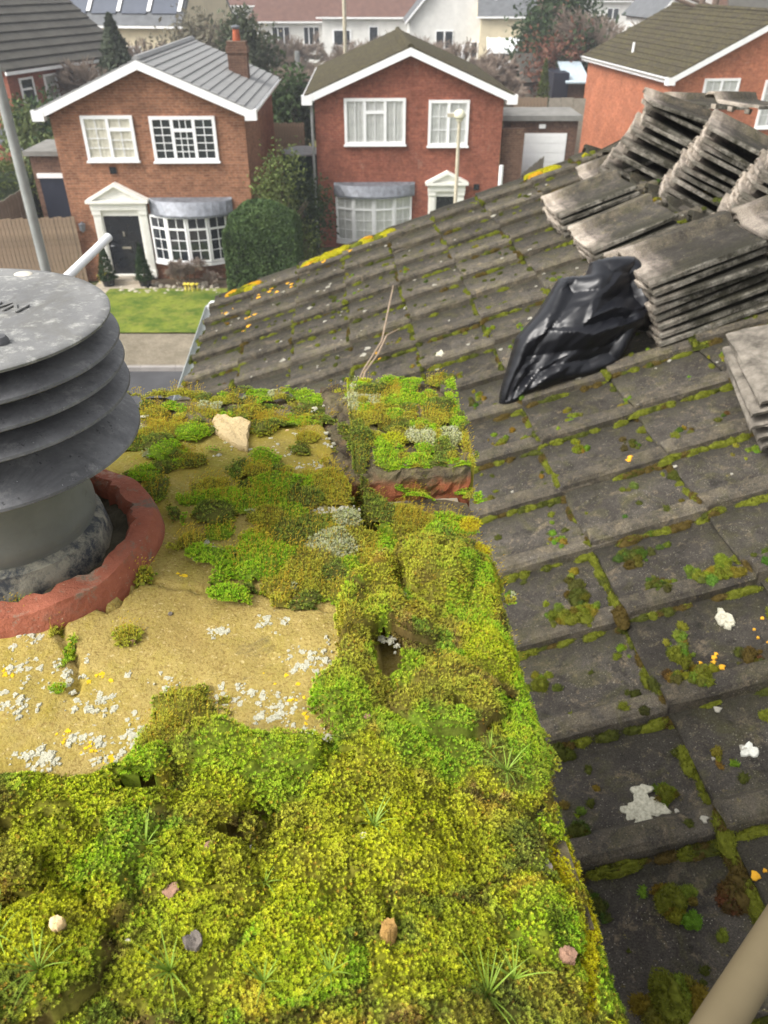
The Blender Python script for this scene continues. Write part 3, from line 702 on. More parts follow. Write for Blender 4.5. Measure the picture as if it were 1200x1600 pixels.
def fence(label, a, b_, z0, h, n, m, th=.02, top=None, wavy=.0, post=True, gap=.012):
    e = empty('board_fence', Matrix.Translation((a[0], a[1], z0)), label, 'fence'); a = Vector((a[0], a[1], z0)); b_ = Vector((b_[0], b_[1], z0)); d = b_ - a; L = d.length; ang = math.atan2(d.y, d.x)
    Mf = Matrix.Translation(a) @ rz(ang); w = L / n; meshes = [MB().add([(x, y, z) for x in (gap, w) for y in (-th / 2, th / 2) for z in (0, h + o)], [(0, 1, 3, 2), (4, 6, 7, 5), (0, 4, 5, 1), (2, 3, 7, 6), (0, 2, 6, 4), (1, 5, 7, 3)]).mesh('board', m, center=np.zeros(3))[0] for o in (0, .015, -.02)]
    for i in range(n):
        link('board', meshes[i % 3], Mf @ Matrix.Translation((i * w, random.uniform(-.006, .006), 0)), e)
    r = MB()
    for z in (.35, h - .3): r.box(0, L, th, th + .04, z, z + .08)
    r.build('rails', m, e, Mf)
    return e
a = at_z(-40, 338, -6.35); 
fence('brown board fence with ragged boards at the left below the navy garage door', (at_y(-60, 340, 25.3)[0], 25.3), (at_y(113, 340, 25.6)[0], 25.75), GZ, 8.5 - 6.33, 26, M['wood'])
fence('grey side fence running back at the far left', (at_y(-30, 330, 26.5)[0], 26.6), (at_y(40, 285, 31)[0] + .2, 31.0), GZ, 2.1, 14, M['wood_grey'])
fence('tall pale board fence between the two brick houses', (at_y(412, 195, 36)[0], 36.2), (at_y(474, 192, 36)[0], 36.2), GZ, at_y(440, 192, 36.2)[2] - GZ, 14, M['wood'])
fence('grey board fence running back beside the white garage door', (at_y(786, 290, 30.4)[0], 30.4), (at_y(850, 245, 37)[0], 37.0), GZ, 2.0, 22, M['wood_grey'])
fence('pale board fence on top of the garden behind the white garage', (at_y(800, 180, 41.3)[0], 41.3), (at_y(853, 180, 41.3)[0], 41.3), GZ, at_y(830, 152, 41.3)[2] - GZ, 10, M['wood'])
fence('weathered grey panel fence left of the orange brick house', (at_y(855, 180, 41)[0], 41), (at_y(912, 180, 41)[0], 41), GZ, at_y(880, 153, 41)[2] - GZ, 3, M['wood_grey'])
# garage with white door
Mg = house_frame(799, 190, 37.6, .0); x1, z1 = fp(Mg, 905, 182); _, zt = fp(Mg, 850, 186)
g2 = empty('garage', Mg, 'brick garage with white up-and-over door right of the red brick house', 'garage')
MB().box(0, x1, 0, 2.4, 0, zt - .05).build('wall', M['brick_d'], g2); MB().box(-.5, x1 + .1, -.2, 2.5, zt - .048, zt + .16).build('flat_roof', M['felt'], g2)
dx0, dz = fp(Mg, 803, 208); dx1, _ = fp(Mg, 886, 208)
d = MB().box(dx0, dx1, -.05, -.003, 0, dz).build('garage_door', M['white'], g2)
for k in range(7): MB().box(dx0 + .05, dx1 - .05, -.062, -.052, .1 + k * dz / 7.3, .1 + (k + .85) * dz / 7.3).build('door_panel', M['white'], d, mworld(g2))
x, z = fp(Mg, 847, 197); MB().box(x - .14, x + .14, -.1, -.002, z - .08, z + .08).build('floodlight', M['white'], g2)
# brick wall joining house 2 and the fence, water butt and covered bin between the houses
p = at_y(785, 205, 30.6); tag(MB().box(p[0], p[0] + .8, 30.5, 30.72, GZ, p[2] + .1).build('garden_wall', M['brick_d'], label='short dark brick wall beside the white downpipe'), cat='wall')
p = at_y(472, 238, 33); e = empty('water_butt', Matrix.Translation((p[0], 33, GZ)), 'dark green tank with round grey lid beside the red brick house', 'water tank')
MB().lathe([(0, 0), (.75, 0), (.8, p[2] - GZ), (0, p[2] - GZ)], (0, 0), 24).build('tank', simple('dark_green_plastic', (.02, .05, .035), .5), e, smooth=False)
MB().lathe([(.86, 0), (.86, .05), (.5, .16), (0, .2)], (0, 0), 24).build('lid', simple('grey_lid', (.28, .31, .32), .5), e, Matrix.Translation((p[0], 33, p[2])), smooth=True)

# shed group right of the middle
Ms = house_frame(868, 150, 51, 0.0); x0, zt = fp(Ms, 866, 114); x1, _ = fp(Ms, 912, 114); e = empty('shed', Ms, 'black garden shed with pale blue-grey roof by the orange brick house', 'shed')
MB().box(x0, x0 + .9, 0, 3, 0, zt).build('door_wall', M['navy'], e); MB().box(x0 + .902, x1 + .3, 0.2, 3, 0, zt - .5).build('wall', M['brick_d'], e)
MB().slab((x0 + .7, -.3, zt - .45), (x1 + .4, -.3, zt - .45), (x1 + .4, 3, zt + .35), (x0 + .7, 3, zt + .35), .08).build('roof', simple('pale_sheet_roof', (.42, .50, .55), .5), e)
leafy('cone', 'slim_cypress', 'slim green cypress between the sheds', 'tree', base_at(848, 150, 50), 1.5, at_y(848, 92, 50)[2] - GZ, (.04, .06, .01), (.12, .15, .04), 3000, .09, seed=40, trunk=.15)
Ms = house_frame(815, 150, 56, 0.2); e = empty('shed', Ms, 'small garden shed with dark felt roof beside the slim cypress', 'shed')
zt = at_y(830, 128, 56)[2] - GZ; MB().box(0, 3, 0, 2.5, 0, zt).build('wall', M['wood_grey'], e)
b = MB(); b.slab((-.2, -.3, zt), (3.2, -.3, zt), (3.2, 1.3, zt + 1.5), (-.2, 1.3, zt + 1.5), .08); b.slab((-.2, 1.3, zt + 1.5), (3.2, 1.3, zt + 1.5), (3.2, 2.8, zt), (-.2, 2.8, zt), .08); b.build('roof', M['dark_roof'], e)

# ------------------------------------------------------------------ farther houses
def plain_window(par, Mh, x, z, w, h, dark=True, nx=3):
    f = MB().box(x, x + w, -.06, -.003, z, z + h).build('window', M['white'], par, Mh)
    for i in range(nx):
        a = x + w * (i + .1) / nx; MB().box(a, x + w * (i + .9) / nx, -.075, -.062, z + h * .07, z + h * .93).build('pane', M['pane'] if dark else M['net'], f, Mh)
def far_house(label, px, py, Y, rot, w, d, rise, wall, roof, kind='hip', wins=(), ov=.4, chim=None, side=()):
    """px,py = pixel of the front left eave corner"""
    p = at_y(px, py, Y); Mh = Matrix.Translation((p[0], Y, GZ)) @ rz(rot); e = empty('house', Mh, label, 'house'); ze = p[2] - GZ
    if kind == 'gable_front':
        MB().add([(0, 0, 0), (w, 0, 0), (w, 0, ze), (w / 2, 0, ze + rise), (0, 0, ze), (0, d, 0), (w, d, 0), (w, d, ze), (w / 2, d, ze + rise), (0, d, ze)], [(0, 1, 2, 3, 4), (9, 8, 7, 6, 5), (1, 6, 7, 2), (5, 0, 4, 9)]).build('wall', wall, e)
        b = MB(); k = rise / (w / 2); b.slab((-ov, -ov, ze - ov * k + .1), (w / 2, -ov, ze + rise + .1), (w / 2, d + ov, ze + rise + .1), (-ov, d + ov, ze - ov * k + .1), .12)
        b.slab((w / 2, -ov, ze + rise + .1), (w + ov, -ov, ze - ov * k + .1), (w + ov, d + ov, ze - ov * k + .1), (w / 2, d + ov, ze + rise + .1), .12); b.build('roof', roof, e)
        for s in (0, 1):
            xa = -ov if s == 0 else w + ov; zz = ze - ov * k
            b = MB().prism([(xa, zz - .12), (w / 2, ze + rise - .12), (w / 2, ze + rise + .09), (xa, zz + .09)], 'y', -ov - .05, -ov - .003); b.build('bargeboard', M['white'], e)
    else:
        MB().box(0, w, 0, d, 0, ze).build('wall', wall, e)
        i = min(d / 2, w * .3) if kind == 'hip' else -ov * 0
        a, c = (-ov, -ov), (w + ov, d + ov); r0, r1 = i, w - i
        V = [(a[0], a[1], ze + .002), (c[0], a[1], ze + .002), (c[0], c[1], ze + .002), (a[0], c[1], ze + .002), (r0 if kind == 'hip' else a[0], d / 2, ze + rise), (r1 if kind == 'hip' else c[0], d / 2, ze + rise)]
        MB().add(V, [(0, 1, 5, 4), (1, 2, 5), (2, 3, 4, 5), (3, 0, 4), (3, 2, 1, 0)]).build('roof', roof, e)
        if kind == 'side':
            for x in (0, w): MB().prism([(0, ze - .01), (d, ze - .01), (d / 2, ze + rise * .93)], 'x', (x if x == 0 else x) - (ov + .02 if x == 0 else -.0), x + (.02 + ov if x else 0)).build('gable_wall', wall, e)
        MB().box(-ov - .1, w + ov + .1, -ov - .1, -ov - .003, ze - .15, ze - .02).build('gutter', M['white'], e)
    for q in wins: plain_window(e, Mh, q[0], ze - q[1], q[2], q[3], q[4] if len(q) > 4 else True, q[5] if len(q) > 5 else 2)
    for q in side: plain_window(e, Mh @ Matrix.Translation((w, 0, 0)) @ rz(math.pi / 2), q[0], ze - q[1], q[2], q[3])
    if chim:
        ch = MB().box(chim[0] - .4, chim[0] + .4, d / 2 - .3, d / 2 + .3, ze + rise * .6, ze + rise + 1.3).build('chimney', M['brick_c'], e)
    return e, Mh, ze
# left: long brick house with dark roof, seen at a slant
e, Mh, ze = far_house('long brick house with dark tiled roof and tall narrow windows at the upper left', 8, 111, 40, R(90 - 18), 9.2, 9, 3.6, M['brick_b'], M['dark_roof'], 'side', ov=.25)
for k in range(5): 
    x = .7 + k * 1.72; f = window(e, Mh @ Matrix.Translation((x, 0, ze - 1.95)), .95, 1.6, [(1, 'T', 1, 1)], 'net' if k % 2 else 'dark', fr=.09)
for s in range(11):
    t0 = s / 11; z0 = ze + 3.6 * t0; y0 = -.25 + 4.75 * t0
    MB().slab((-.3, y0 - .05, z0 + .09), (9.5, y0 - .05, z0 + .09), (9.5, y0 + .46, z0 + .05 + 3.6 / 11), (-.3, y0 + .46, z0 + .05 + 3.6 / 11), .05).build('tile_course', M['dark_roof'], e)
MB().box(-2.5, 7, -2.2, -.004, 0, ze - 2.9).build('lean_to', M['brick_b'], e); MB().slab((-2.7, -2.5, ze - 2.8), (7.2, -2.5, ze - 2.8), (7.2, 0, ze - 2.2), (-2.7, 0, ze - 2.2), .1).build('lean_to_roof', M['slate_roof'], e)
# solar roof building
e, Mh, ze = far_house('cream rendered building with solar panels across its grey roof', 50, 38, 62, R(-10), 10.5, 10, 5.2, M['cream_render'], M['slate_roof'], 'side', wins=[(2.0, 2.6, 1.2, 1.4), (6.5, 2.6, 1.2, 1.4)], side=[(2.5, 2.2, 1.0, 1.5)])
sl = 5.2 / 5.4; 
for i in range(5):
    for j in range(2):
        x0 = .1 + i * 2.15; y0 = .15 + j * 2.2; z0 = ze + (y0 + .4) * 5.2 / 5.4 + .14
        MB().slab((x0, y0, z0), (x0 + 1.75, y0, z0), (x0 + 1.75, y0 + 2.0, z0 + 2.0 * 5.2 / 5.4), (x0, y0 + 2.0, z0 + 2.0 * 5.2 / 5.4), .06).build('solar_panel', M['solar'], e)
    MB().slab((x0 + 1.8, .2, ze + .8), (x0 + 2.05, .2, ze + .8), (x0 + 2.05, 4.6, ze + .8 + 4.4 * 5.2 / 5.4), (x0 + 1.8, 4.6, ze + .8 + 4.4 * 5.2 / 5.4), .03).build('roof_light', M['white'], e)
far_house('white rendered house with brown hipped roof beyond the chimney', 392, 33, 86, R(3), 8.6, 8, 4.4, M['render'], M['brown_roof'], 'hip', wins=[(1.9, 2.0, 1.7, 1.6, True, 3), (4.9, 2.0, 1.5, 1.6, True, 3), (7.0, 2.0, .6, 1.6, True, 1)])
far_house('white rendered house with dark picture window beyond the mossy roof', 503, 26, 84, R(-3), 9.8, 8, 5, M['render'], M['brown_roof'], 'hip', wins=[(.9, 2.3, 1.8, 1.3, True, 1), (4.3, 2.2, .9, 1.5, True, 1)])
far_house('tall white gabled house with steep grey roof behind the mossy ridge', 640, 27, 76, R(0), 8.2, 10, 4.4, M['render'], M['slate_roof'], 'gable_front', wins=[(2.2, 2.3, 1.5, 1.4), (5.2, 3.0, 1.2, 1.3)])
far_house('cream rendered wing with dark slate roof behind the red brick house', 752, 25, 74.5, R(-4), 4.2, 8, 3.2, M['cream_render'], M['slate_roof'], 'side', ov=.3)
far_house('low house with plain brown roof beside the conservatory', 812, 50, 80, R(0), 3.6, 6, 2.4, M['render'], M['brown_roof'], 'side')
far_house('small orange brick gabled house at the top behind the evergreen tree', 826, 22, 88, R(0), 5.5, 8, 3.0, M['brick_c'], M['slate_roof'], 'gable_front')
far_house('white gabled house behind the ridge of the mossy roof at the upper right', 1028, 22, 78, R(4), 8.2, 8, 4.2, M['render'], M['slate_roof'], 'gable_front')
far_house('house with dark brown roof in the upper right corner', 1146, 26, 74, R(0), 12, 8, 4.5, M['brick_d'], M['dark_roof'], 'side')
far_house('white bungalow with grey roof behind the solar roofed building', 272, 8, 96, R(0), 12, 9, 4, M['render'], M['brown_roof'], 'hip', wins=[(2, 2, 1.4, 1.3), (6, 2, 1.4, 1.3)])
g = random.Random(9)
for i, (px, Y, w, lab) in enumerate([(-60, 110, 14, 'leftmost'), (140, 125, 13, 'second'), (420, 128, 16, 'third'), (560, 118, 14, 'fourth'), (700, 125, 15, 'fifth'), (880, 122, 16, 'sixth'), (1060, 118, 15, 'rightmost')]):
    far_house('distant house at the very top edge, %s of the far row' % lab, px, -2 + i % 2 * 3, Y, R(g.uniform(-12, 12)), w, 9, 5, M['render'] if i % 2 else M['brick_b'], [M['brown_roof'], M['slate_roof'], M['dark_roof']][i % 3], 'hip', wins=[(2, 2.2, 1.6, 1.4), (6, 2.2, 1.6, 1.4)])
# conservatory
p = at_y(762, 70, 62); Mc = Matrix.Translation((p[0], 62, GZ)) @ rz(R(-4)); e = empty('conservatory', Mc, 'white framed conservatory with clear sloping roof behind the red brick house', 'conservatory')
zc = p[2] - GZ; b = MB()
for i in range(5): x = i * .82; b.box(x, x + .1, 0, .1, 0, zc - .4); b.add([(x, -.02, zc - .4), (x + .12, -.02, zc - .4), (x + .12, 2, zc + .35), (x, 2, zc + .35), (x, -.02, zc - .5), (x + .12, -.02, zc - .5), (x + .12, 2, zc + .25), (x, 2, zc + .25)], [(0, 1, 2, 3), (7, 6, 5, 4), (0, 4, 5, 1), (1, 5, 6, 2), (2, 6, 7, 3), (3, 7, 4, 0)])
b.box(-.05, 3.5, -.12, .0, zc - .52, zc - .38); b.box(-.05, 3.5, -.1, .05, zc - 2.2, zc - 2.1); b.build('frame', M['white'], e)
MB().box(0, 3.4, .04, .07, zc - 2.1, zc - .5).build('pane', M['pane'], e); MB().slab((0, 0, zc - .42), (3.4, 0, zc - .42), (3.4, 2, zc + .3), (0, 2, zc + .3), .03).build('roof_pane', simple('polycarbonate', (.6, .62, .62), .3), e)
MB().box(0, 3.4, 0.0, 2, 0, zc - 2.22).build('dwarf_wall', M['render'], e)
p = at_y(776, 108, 58); e = empty('garden_bench', Matrix.Translation((p[0], 58, p[2] - .5)), 'white garden bench in front of the conservatory', 'bench')
b = MB(); b.box(0, 2.2, 0, .5, .45, .5); b.build('seat', M['white'], e); MB().box(0, 2.2, .5, .55, .45, .95).build('backrest', M['white'], e)
for x in (0, 2.1): MB().box(x, x + .1, 0, .1, 0, .449).build('leg', M['white'], e); MB().box(x, x + .1, .45, .551, 0, .449).build('leg', M['white'], e)
tag(MB().box(p[0] - .8, p[0] + 4, 57, 61, GZ, p[2] - .5).build('terrace', M['stone_step']), kind='structure')

# trees behind the houses
leafy('cone', 'dark_fir', 'dark fir tree rising behind the grey roofed house', 'tree', base_at(183, 100, 45), 4.0, at_y(182, 22, 45)[2] - GZ, (.03, .045, .028), (.11, .13, .08), 3600, .2, seed=41, trunk=.3)
bare('bare_tree', 'pinkish brown bare tree in front of the long dark roof', base_at(160, 120, 44), 4, at_y(140, 50, 44)[2] - GZ, 51, 6, 3, .12, multi=2, twig=.016)
leafy('round', 'ivy_tree', 'grey-green ivy tree behind the ridge of the grey roof', 'tree', base_at(335, 60, 55), 6.5, at_y(335, 18, 55)[2] - GZ, (.09, .085, .055), (.20, .18, .125), 3000, .2, seed=42)
T = [(255, 60, 52, 3.5, 56), (300, 45, 58, 7, 70), (370, 40, 66, 7, 71), (470, 60, 68, 8, 72), (560, 60, 64, 6, 73), (830, 60, 66, 6, 74), (440, 85, 60, 6, 52), (500, 100, 56, 5, 53), (600, 60, 55, 7, 54), (660, 42, 58, 7, 55), (720, 50, 52, 6, 57), (755, 90, 50, 4.5, 58), (965, 10, 56, 8, 59), (1015, 12, 60, 7, 60), (905, 14, 72, 8, 61), (445, 118, 44, 3.5, 62), (395, 108, 62, 6, 63), (210, 72, 55, 4, 64)]
TL = ['left of the grey ridge', 'above the left half of the grey ridge', 'above the brick chimney', 'right of the brick chimney', 'behind the left side of the mossy roof', 'beside the big evergreen', 'in front of the white brown roofed house', 'left of the mossy roofed house', 'behind the mossy ridge', 'reddish one before the white gabled house', 'right of the white gable', 'beside the conservatory', 'left of the dark mossy roof', 'above the dark mossy roof', 'behind the big evergreen', 'small one in the gap between the houses', 'behind the brick chimney', 'by the cream wall']
for (px, py, Y, w, sd_), l in zip(T, TL):
    bare('bare_tree', 'bare brown winter tree ' + l, base_at(px, py, Y), w, at_y(px, py - 16, Y)[2] - GZ + .6, sd_, 6, 3, .13, group='bare winter trees', multi=2, twig=.017)
e = leafy('round', 'big_evergreen', 'large dark evergreen tree with russet patches left of the mossy roof', 'tree', base_at(880, 60, 58), 6.2, at_y(880, -12, 58)[2] - GZ, dg0, (.06, .095, .035), 9000, .2, seed=44, low=.02)
leafy('round', 'russet_shrub', 'russet leaved shrub growing through the big evergreen', 'shrub', base_at(872, 60, 55), 3.6, at_y(880, 28, 55)[2] - GZ, (.10, .04, .025), (.24, .11, .07), 1300, .15, seed=45, low=.3)
leafy('hedge', 'far_hedge', 'far hedge behind the sheds and lawn', 'hedge', base_at(790, 130, 54), 9, 2.0, (.03, .04, .01), (.10, .11, .04), 5000, .12, seed=46, depth=1.5, mat='hedge')
b = MB()
for i in range(2): 
    x = at_y([1082, 1115][i], 10, 46)
    t_ = empty('tree_trunk', Matrix.Translation((x[0], 46 + i, GZ)), ['left slim trunk in front of the white gable at the upper right', 'right slim trunk in front of the white gable at the upper right'][i], 'tree')
    MB().tube([(0, 0, 0), (.1, 0, 4), (.5, 0, 8), (.9, 0, 11)], [.2, .17, .14, .1], 8).build('trunk', M['bark'], t_, smooth=True)
    MB().tube([(.45, 0, 7.2), (-.8, 0, 7.6), (-2.6, .2, 8.2)], [.1, .08, .05], 6).build('branch', M['bark'], t_, smooth=True)
for px, y0, Y, r, m_, lab in ((536, 70, 60, .14, 'beige_pole', 'wooden telegraph pole behind the mossy roof'), (464, 130, 47, .16, 'pole', 'grey pole left of the mossy roof'), (724, 95, 50, .14, 'white', 'short white post behind the mossy ridge')):
    p = at_y(px, {536: -60, 464: 80, 724: 70}[px], Y); tag(MB().tube([(p[0], Y, GZ), (p[0], Y, p[2])], [r, r * .85], 10).build('telegraph_pole' if px == 536 else 'post', M[m_], smooth=True, label=lab), cat='pole')
# scrub filling the gardens farther off
g2_ = np.random.default_rng(3); n = 9000
P = np.stack([g2_.uniform(-46, 46, n), g2_.uniform(60, 115, n), np.zeros(n)], 1); P[:, 2] = GZ + 3.6 * g2_.random(n) * fbm(P[:, 0], P[:, 1], 9, 4, 3) * 1.4
V, F, C = leaf_cloud(P, .55, (.09, .08, .055), (.19, .175, .11), 5); tag(np_obj('garden_scrub', V, F, M['leaf'], C), kind='stuff')

# ------------------------------------------------------------------ our own house: walls, roof of interlocking tiles, gutter
CP = math.cos(PHI); TWd, EX = 0.300, 0.3144 / CP; S0 = 0.7164 / CP; U0 = 1.1064
SE, UF = S0 - 5 * EX, U0 + 14.85 * TWd          # eaves, far verge in roof coordinates
KMAX = 3; SRIDGE = 1.93
roofE = empty('tiled_house', HF @ Matrix.Translation((1.8, 1.0, -7.6)), 'own house with a mossy dark grey roof of interlocking concrete tiles', 'house')
MB().box(SE * CP + .35, 4.1, -3.6, UF - .08, -7.6, -2.0).build('wall', M['brick_c'], roofE, HF)
Sr = SRIDGE
deck = MB(); deck.box(SE + .03, Sr - .1, -3.6, UF - .03, -.12, -.062); rdeck = deck.build('roof', simple('roofing_felt', (.03, .03, .03), .9), roofE, RF)
RB = HF @ Matrix.Translation((Sr * CP, 0, -1.606 + Sr * math.sin(PHI))) @ Matrix.Rotation(PHI, 4, 'Y')      # rear slope frame
MB().box(.0, 2.85, -3.6, UF - .03, -.12, -.062).build('rear_roof', rdeck.data.materials[0], roofE, RB)
MB().prism([(SE * CP + .35, -2.0), (4.1, -2.0), (Sr * CP, -1.72 + Sr * math.sin(PHI))], 'y', UF - .3, UF - .08).build('gable_wall', M['brick_c'], roofE, HF)

def tile_mesh(name, m, seed=0, L=.42, Wd=.326, t=.014, nibs=False, rough=.0022):
    g = np.random.default_rng(seed)
    prof = [(0, .0), (.002, .034), (.012, .043), (.052, .045), (.078, .012), (.10, .007), (.20, .0055), (.27, .007), (.290, .010), (Wd - .006, .010), (Wd, .004)]
    if nibs: prof[0] = (0, .024)
    xs = [0, .006, .03, .1, .2, .3, .38, L - .004, L]; V = []; n = len(prof)
    cr = g.normal(size=(len(xs), n)) * rough
    jx = (vn(np.arange(n) * .05, np.zeros(n), .07, seed) - .5) * .012
    for i, x in enumerate(xs):
        zt = 0 if 0 < i < len(xs) - 1 else -.004
        for j, (y, z) in enumerate(prof):
            V.append((x + (jx[j] if i < 3 else 0) + cr[i, j], y + (cr[i, (j + 3) % n] * .6), z + zt + t + cr[i, (j + 5) % n] * .5 - (.0 if j else t * .4)))
    m0 = len(V)
    for i, x in enumerate(xs):
        for j, (y, z) in enumerate(prof): V.append((x + (jx[j] if i < 3 else 0), y, ((z if nibs else z * .75) if j or nibs else 0)))
    F = []
    for i in range(len(xs) - 1):
        for j in range(n - 1):
            a = i * n + j; F.append((a, a + n, a + n + 1, a + 1)); F.append((m0 + a, m0 + a + 1, m0 + a + n + 1, m0 + a + n))
        a = i * n; F.append((a, m0 + a, m0 + a + n, a + n)); a = i * n + n - 1; F.append((a, a + n, m0 + a + n, m0 + a))
    for i, rv in ((0, 1), (len(xs) - 1, 0)):
        for j in range(n - 1):
            a = i * n + j; q = (a, a + 1, m0 + a + 1, m0 + a); F.append(q if rv else q[::-1])
    b = MB().add(V, F)
    if nibs:
        for y in (.05, .15, .25): b.prism([(L - .035, 0), (L - .002, 0), (L - .006, -.022), (L - .026, -.026)], 'y', y, y + .028)
    me, _ = b.mesh(name, m, smooth=False, center=np.zeros(3)); return me
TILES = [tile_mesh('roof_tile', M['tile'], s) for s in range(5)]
placed = []; rest = []
th_ = .018; tilt = th_ / EX
for k in range(-5, KMAX + 1):
    for i in range(-16, 15):
        s = S0 + k * EX; u = U0 + i * TWd
        if u + TWd < -3.5: continue
        T_ = Matrix.Translation((s + random.uniform(-.006, .006), u + random.uniform(-.003, .003), th_ - .048)) @ Matrix.Rotation(tilt + random.uniform(-.004, .004), 4, 'Y') @ Matrix.Rotation(random.uniform(-.008, .008), 4, 'Z') @ Matrix.Rotation(random.uniform(-.005, .005), 4, 'X')
        c = RF @ Vector((s + .2, u + .15, 0)); f = c.y * math.cos(TH) - c.z * math.sin(TH); up = c.y * math.sin(TH) + c.z * math.cos(TH)
        vis = f > .3 and abs(c.x / f) < .62 and -.85 < up / f < .75 and not (i < 1 and k < -1)
        if k == KMAX: T_ = T_ @ Matrix.Diagonal((.43, 1, 1, 1))
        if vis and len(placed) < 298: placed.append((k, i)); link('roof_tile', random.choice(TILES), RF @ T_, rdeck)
        else: rest.append(T_)
src = TILES[0]; vv = np.array([v.co[:] for v in src.vertices]); ff = [tuple(p.vertices) for p in src.polygons]; b = MB()
for T_ in rest:
    A = np.array(T_); b.add(vv @ A[:3, :3].T + A[:3, 3], ff)
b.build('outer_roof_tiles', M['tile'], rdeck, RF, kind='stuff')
b = MB()
for k in range(8):
    for i in range(-15, 15):
        T_ = Matrix.Translation((.03 + (k + 1) * EX, U0 + i * TWd + .3, th_ - .048)) @ rz(math.pi) @ Matrix.Rotation(tilt, 4, 'Y'); A = np.array(T_); b.add(vv @ A[:3, :3].T + A[:3, 3], ff)
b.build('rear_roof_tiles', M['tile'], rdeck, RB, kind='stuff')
# gutter and verge
gp = MB(); xg = SE * CP - .034; zg = -1.606 + SE * math.sin(PHI) - .075
arc = lambda r, a0, a1: [(xg + r * math.cos(a), zg + r * math.sin(a)) for a in np.linspace(a0, a1, 9)]
gp.prism(arc(.042, math.pi, 2 * math.pi) + arc(.037, 2 * math.pi, math.pi), 'y', -3.6, UF + .05); GUT = simple('grey_gutter', (.30, .32, .31), .5, .1, 6, .5)
gut = gp.build('gutter', GUT, roofE, HF)
for u in np.arange(1.2, UF, .9): MB().prism(arc(.046, math.pi, 2 * math.pi) + arc(.0422, 2 * math.pi, math.pi), 'y', u, u + .03).build('gutter_bracket', M['metal'], gut, HF)
MB().tube([(xg, UF + .03, zg - .02), (xg, UF + .08, zg - .02), (xg + .3, UF + .1, zg - .02)], .042, 10).build('gutter_end', M['white'], gut, HF)
MB().box(SE * CP - .005, SE * CP + .02, -3.6, UF, zg - .12, zg + .035).build('fascia', M['metal'], roofE, HF)
b = MB(); b.box(SE + .02, Sr, UF - .028, UF + .02, -.16, -.03); b.build('verge_mortar', simple('verge_mortar', (.22, .20, .17), .95, .3, 20, .1, bump=.6, bd=.01), roofE, RF)

# ------------------------------------------------------------------ loose tiles stacked on the roof
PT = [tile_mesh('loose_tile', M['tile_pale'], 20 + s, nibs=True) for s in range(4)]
ORD = ['lowest', 'second', 'third', 'fourth', 'fifth', 'sixth', 'seventh', 'eighth', 'ninth', 'tenth', 'eleventh', 'twelfth', 'thirteenth', 'fourteenth']
def stack(s, u, z0, n, pitch, yaw, name, group, lean=(0, 0), flip=False, jit=.012, tip=0.0, pitchdeg=0.0, dusty=False):
    """n loose tiles one upon another, at roof coordinates s,u"""
    for k in range(n):
        x = s + lean[0] * k + random.uniform(-jit, jit); y = u + lean[1] * k + random.uniform(-jit, jit)
        T_ = RF @ Matrix.Translation((x, y, z0 + k * pitch)) @ rz(yaw + random.uniform(-.06, .06)) @ Matrix.Rotation(pitchdeg + random.uniform(-.02, .02), 4, 'Y') @ Matrix.Rotation(tip + random.uniform(-.02, .02), 4, 'X')
        if not flip: T_ = T_ @ Matrix.Translation((.42, .326, 0)) @ rz(math.pi)
        if flip: T_ = T_ @ Matrix.Translation((0, .326, .02)) @ Matrix.Rotation(math.pi, 4, 'X')
        o = link('loose_tile', PD[k % 2] if dusty else PT[k % 4], T_)
        w = 'topmost' if k == n - 1 else ORD[k] + (' from below' if k else '')
        tag(o, ('pale concrete roof tile ' + name[6:]) if name.startswith('place') else 'grey roof tile, %s in %s' % (w, name), 'roof tile', group)
PD = [tile_mesh('loose_tile', M['tile_dust'], 40 + s, nibs=True, rough=.003) for s in range(2)]
SG = 'loose roof tiles stacked on the roof'
stack(1.31, 2.64, .02, 8, .034, 0.03, 'the eight-high pile right of the black bag', SG, jit=.006)
stack(1.745, 2.64, .02, 8, .034, 0.02, 'the dark pile cut by the right edge', SG, jit=.006)
stack(1.36, 3.10, .02, 3, .034, 0.05, 'the dark pile behind the eight-high pile', SG, jit=.01)
stack(1.35, 3.56, .02, 3, .034, .06, 'the small pale-ended pile behind the bag', SG, jit=.012)
stack(1.34, 4.10, .02, 4, .034, .02, 'the four-high pile near the far edge', SG, jit=.012)
stack(1.66, 4.70, .03, 1, .03, -.05, 'place alone on the far corner, pale', SG)
stack(1.93, 4.86, .05, 2, .04, .35, 'the little pair by the yellow moss of the far edge', SG, flip=True)
# the heaps across the ridge: they slope down towards the rear, pale heads facing us
def heap(px, py, u, n, pitch, lean, name, yaw=-.36, down=.40, jit=.018, two=True):
    q = HFi_ @ Vector(ray(px, py)); q = q * (u / q.y)
    for k in range(n):
        for r in range(2 if two else 1):
            T_ = HF @ Matrix.Translation((q.x + lean[0] * k + random.uniform(-jit, jit), q.y + lean[1] * k + random.uniform(-jit, jit), q.z + pitch * k)) @ rz(yaw + random.uniform(-.10, .10)) @ Matrix.Rotation(down + random.uniform(-.03, .03), 4, 'Y') @ Matrix.Rotation(random.uniform(-.04, .04), 4, 'X')
            T_ = T_ @ Matrix.Translation((.42 + r * .41, -.02, 0)) @ rz(math.pi)
            o = link('loose_tile', PT[(k + r) % 4], T_); w = 'topmost' if k == n - 1 else ORD[k] + (' from below' if k else '')
            tag(o, ('concrete roof tile ' + name[6:]) if name.startswith('place') else 'concrete roof tile, %s in %s%s' % (w, name, ', rear row' if r else ''), 'roof tile', SG)
HFi_ = HF.inverted()
heap(936, 268, 5.05, 13, .0325, (.0178, -.005), 'the farthest heap across the ridge')
heap(1012, 314, 4.45, 14, .033, (.0163, -.005), 'the middle heap across the ridge')
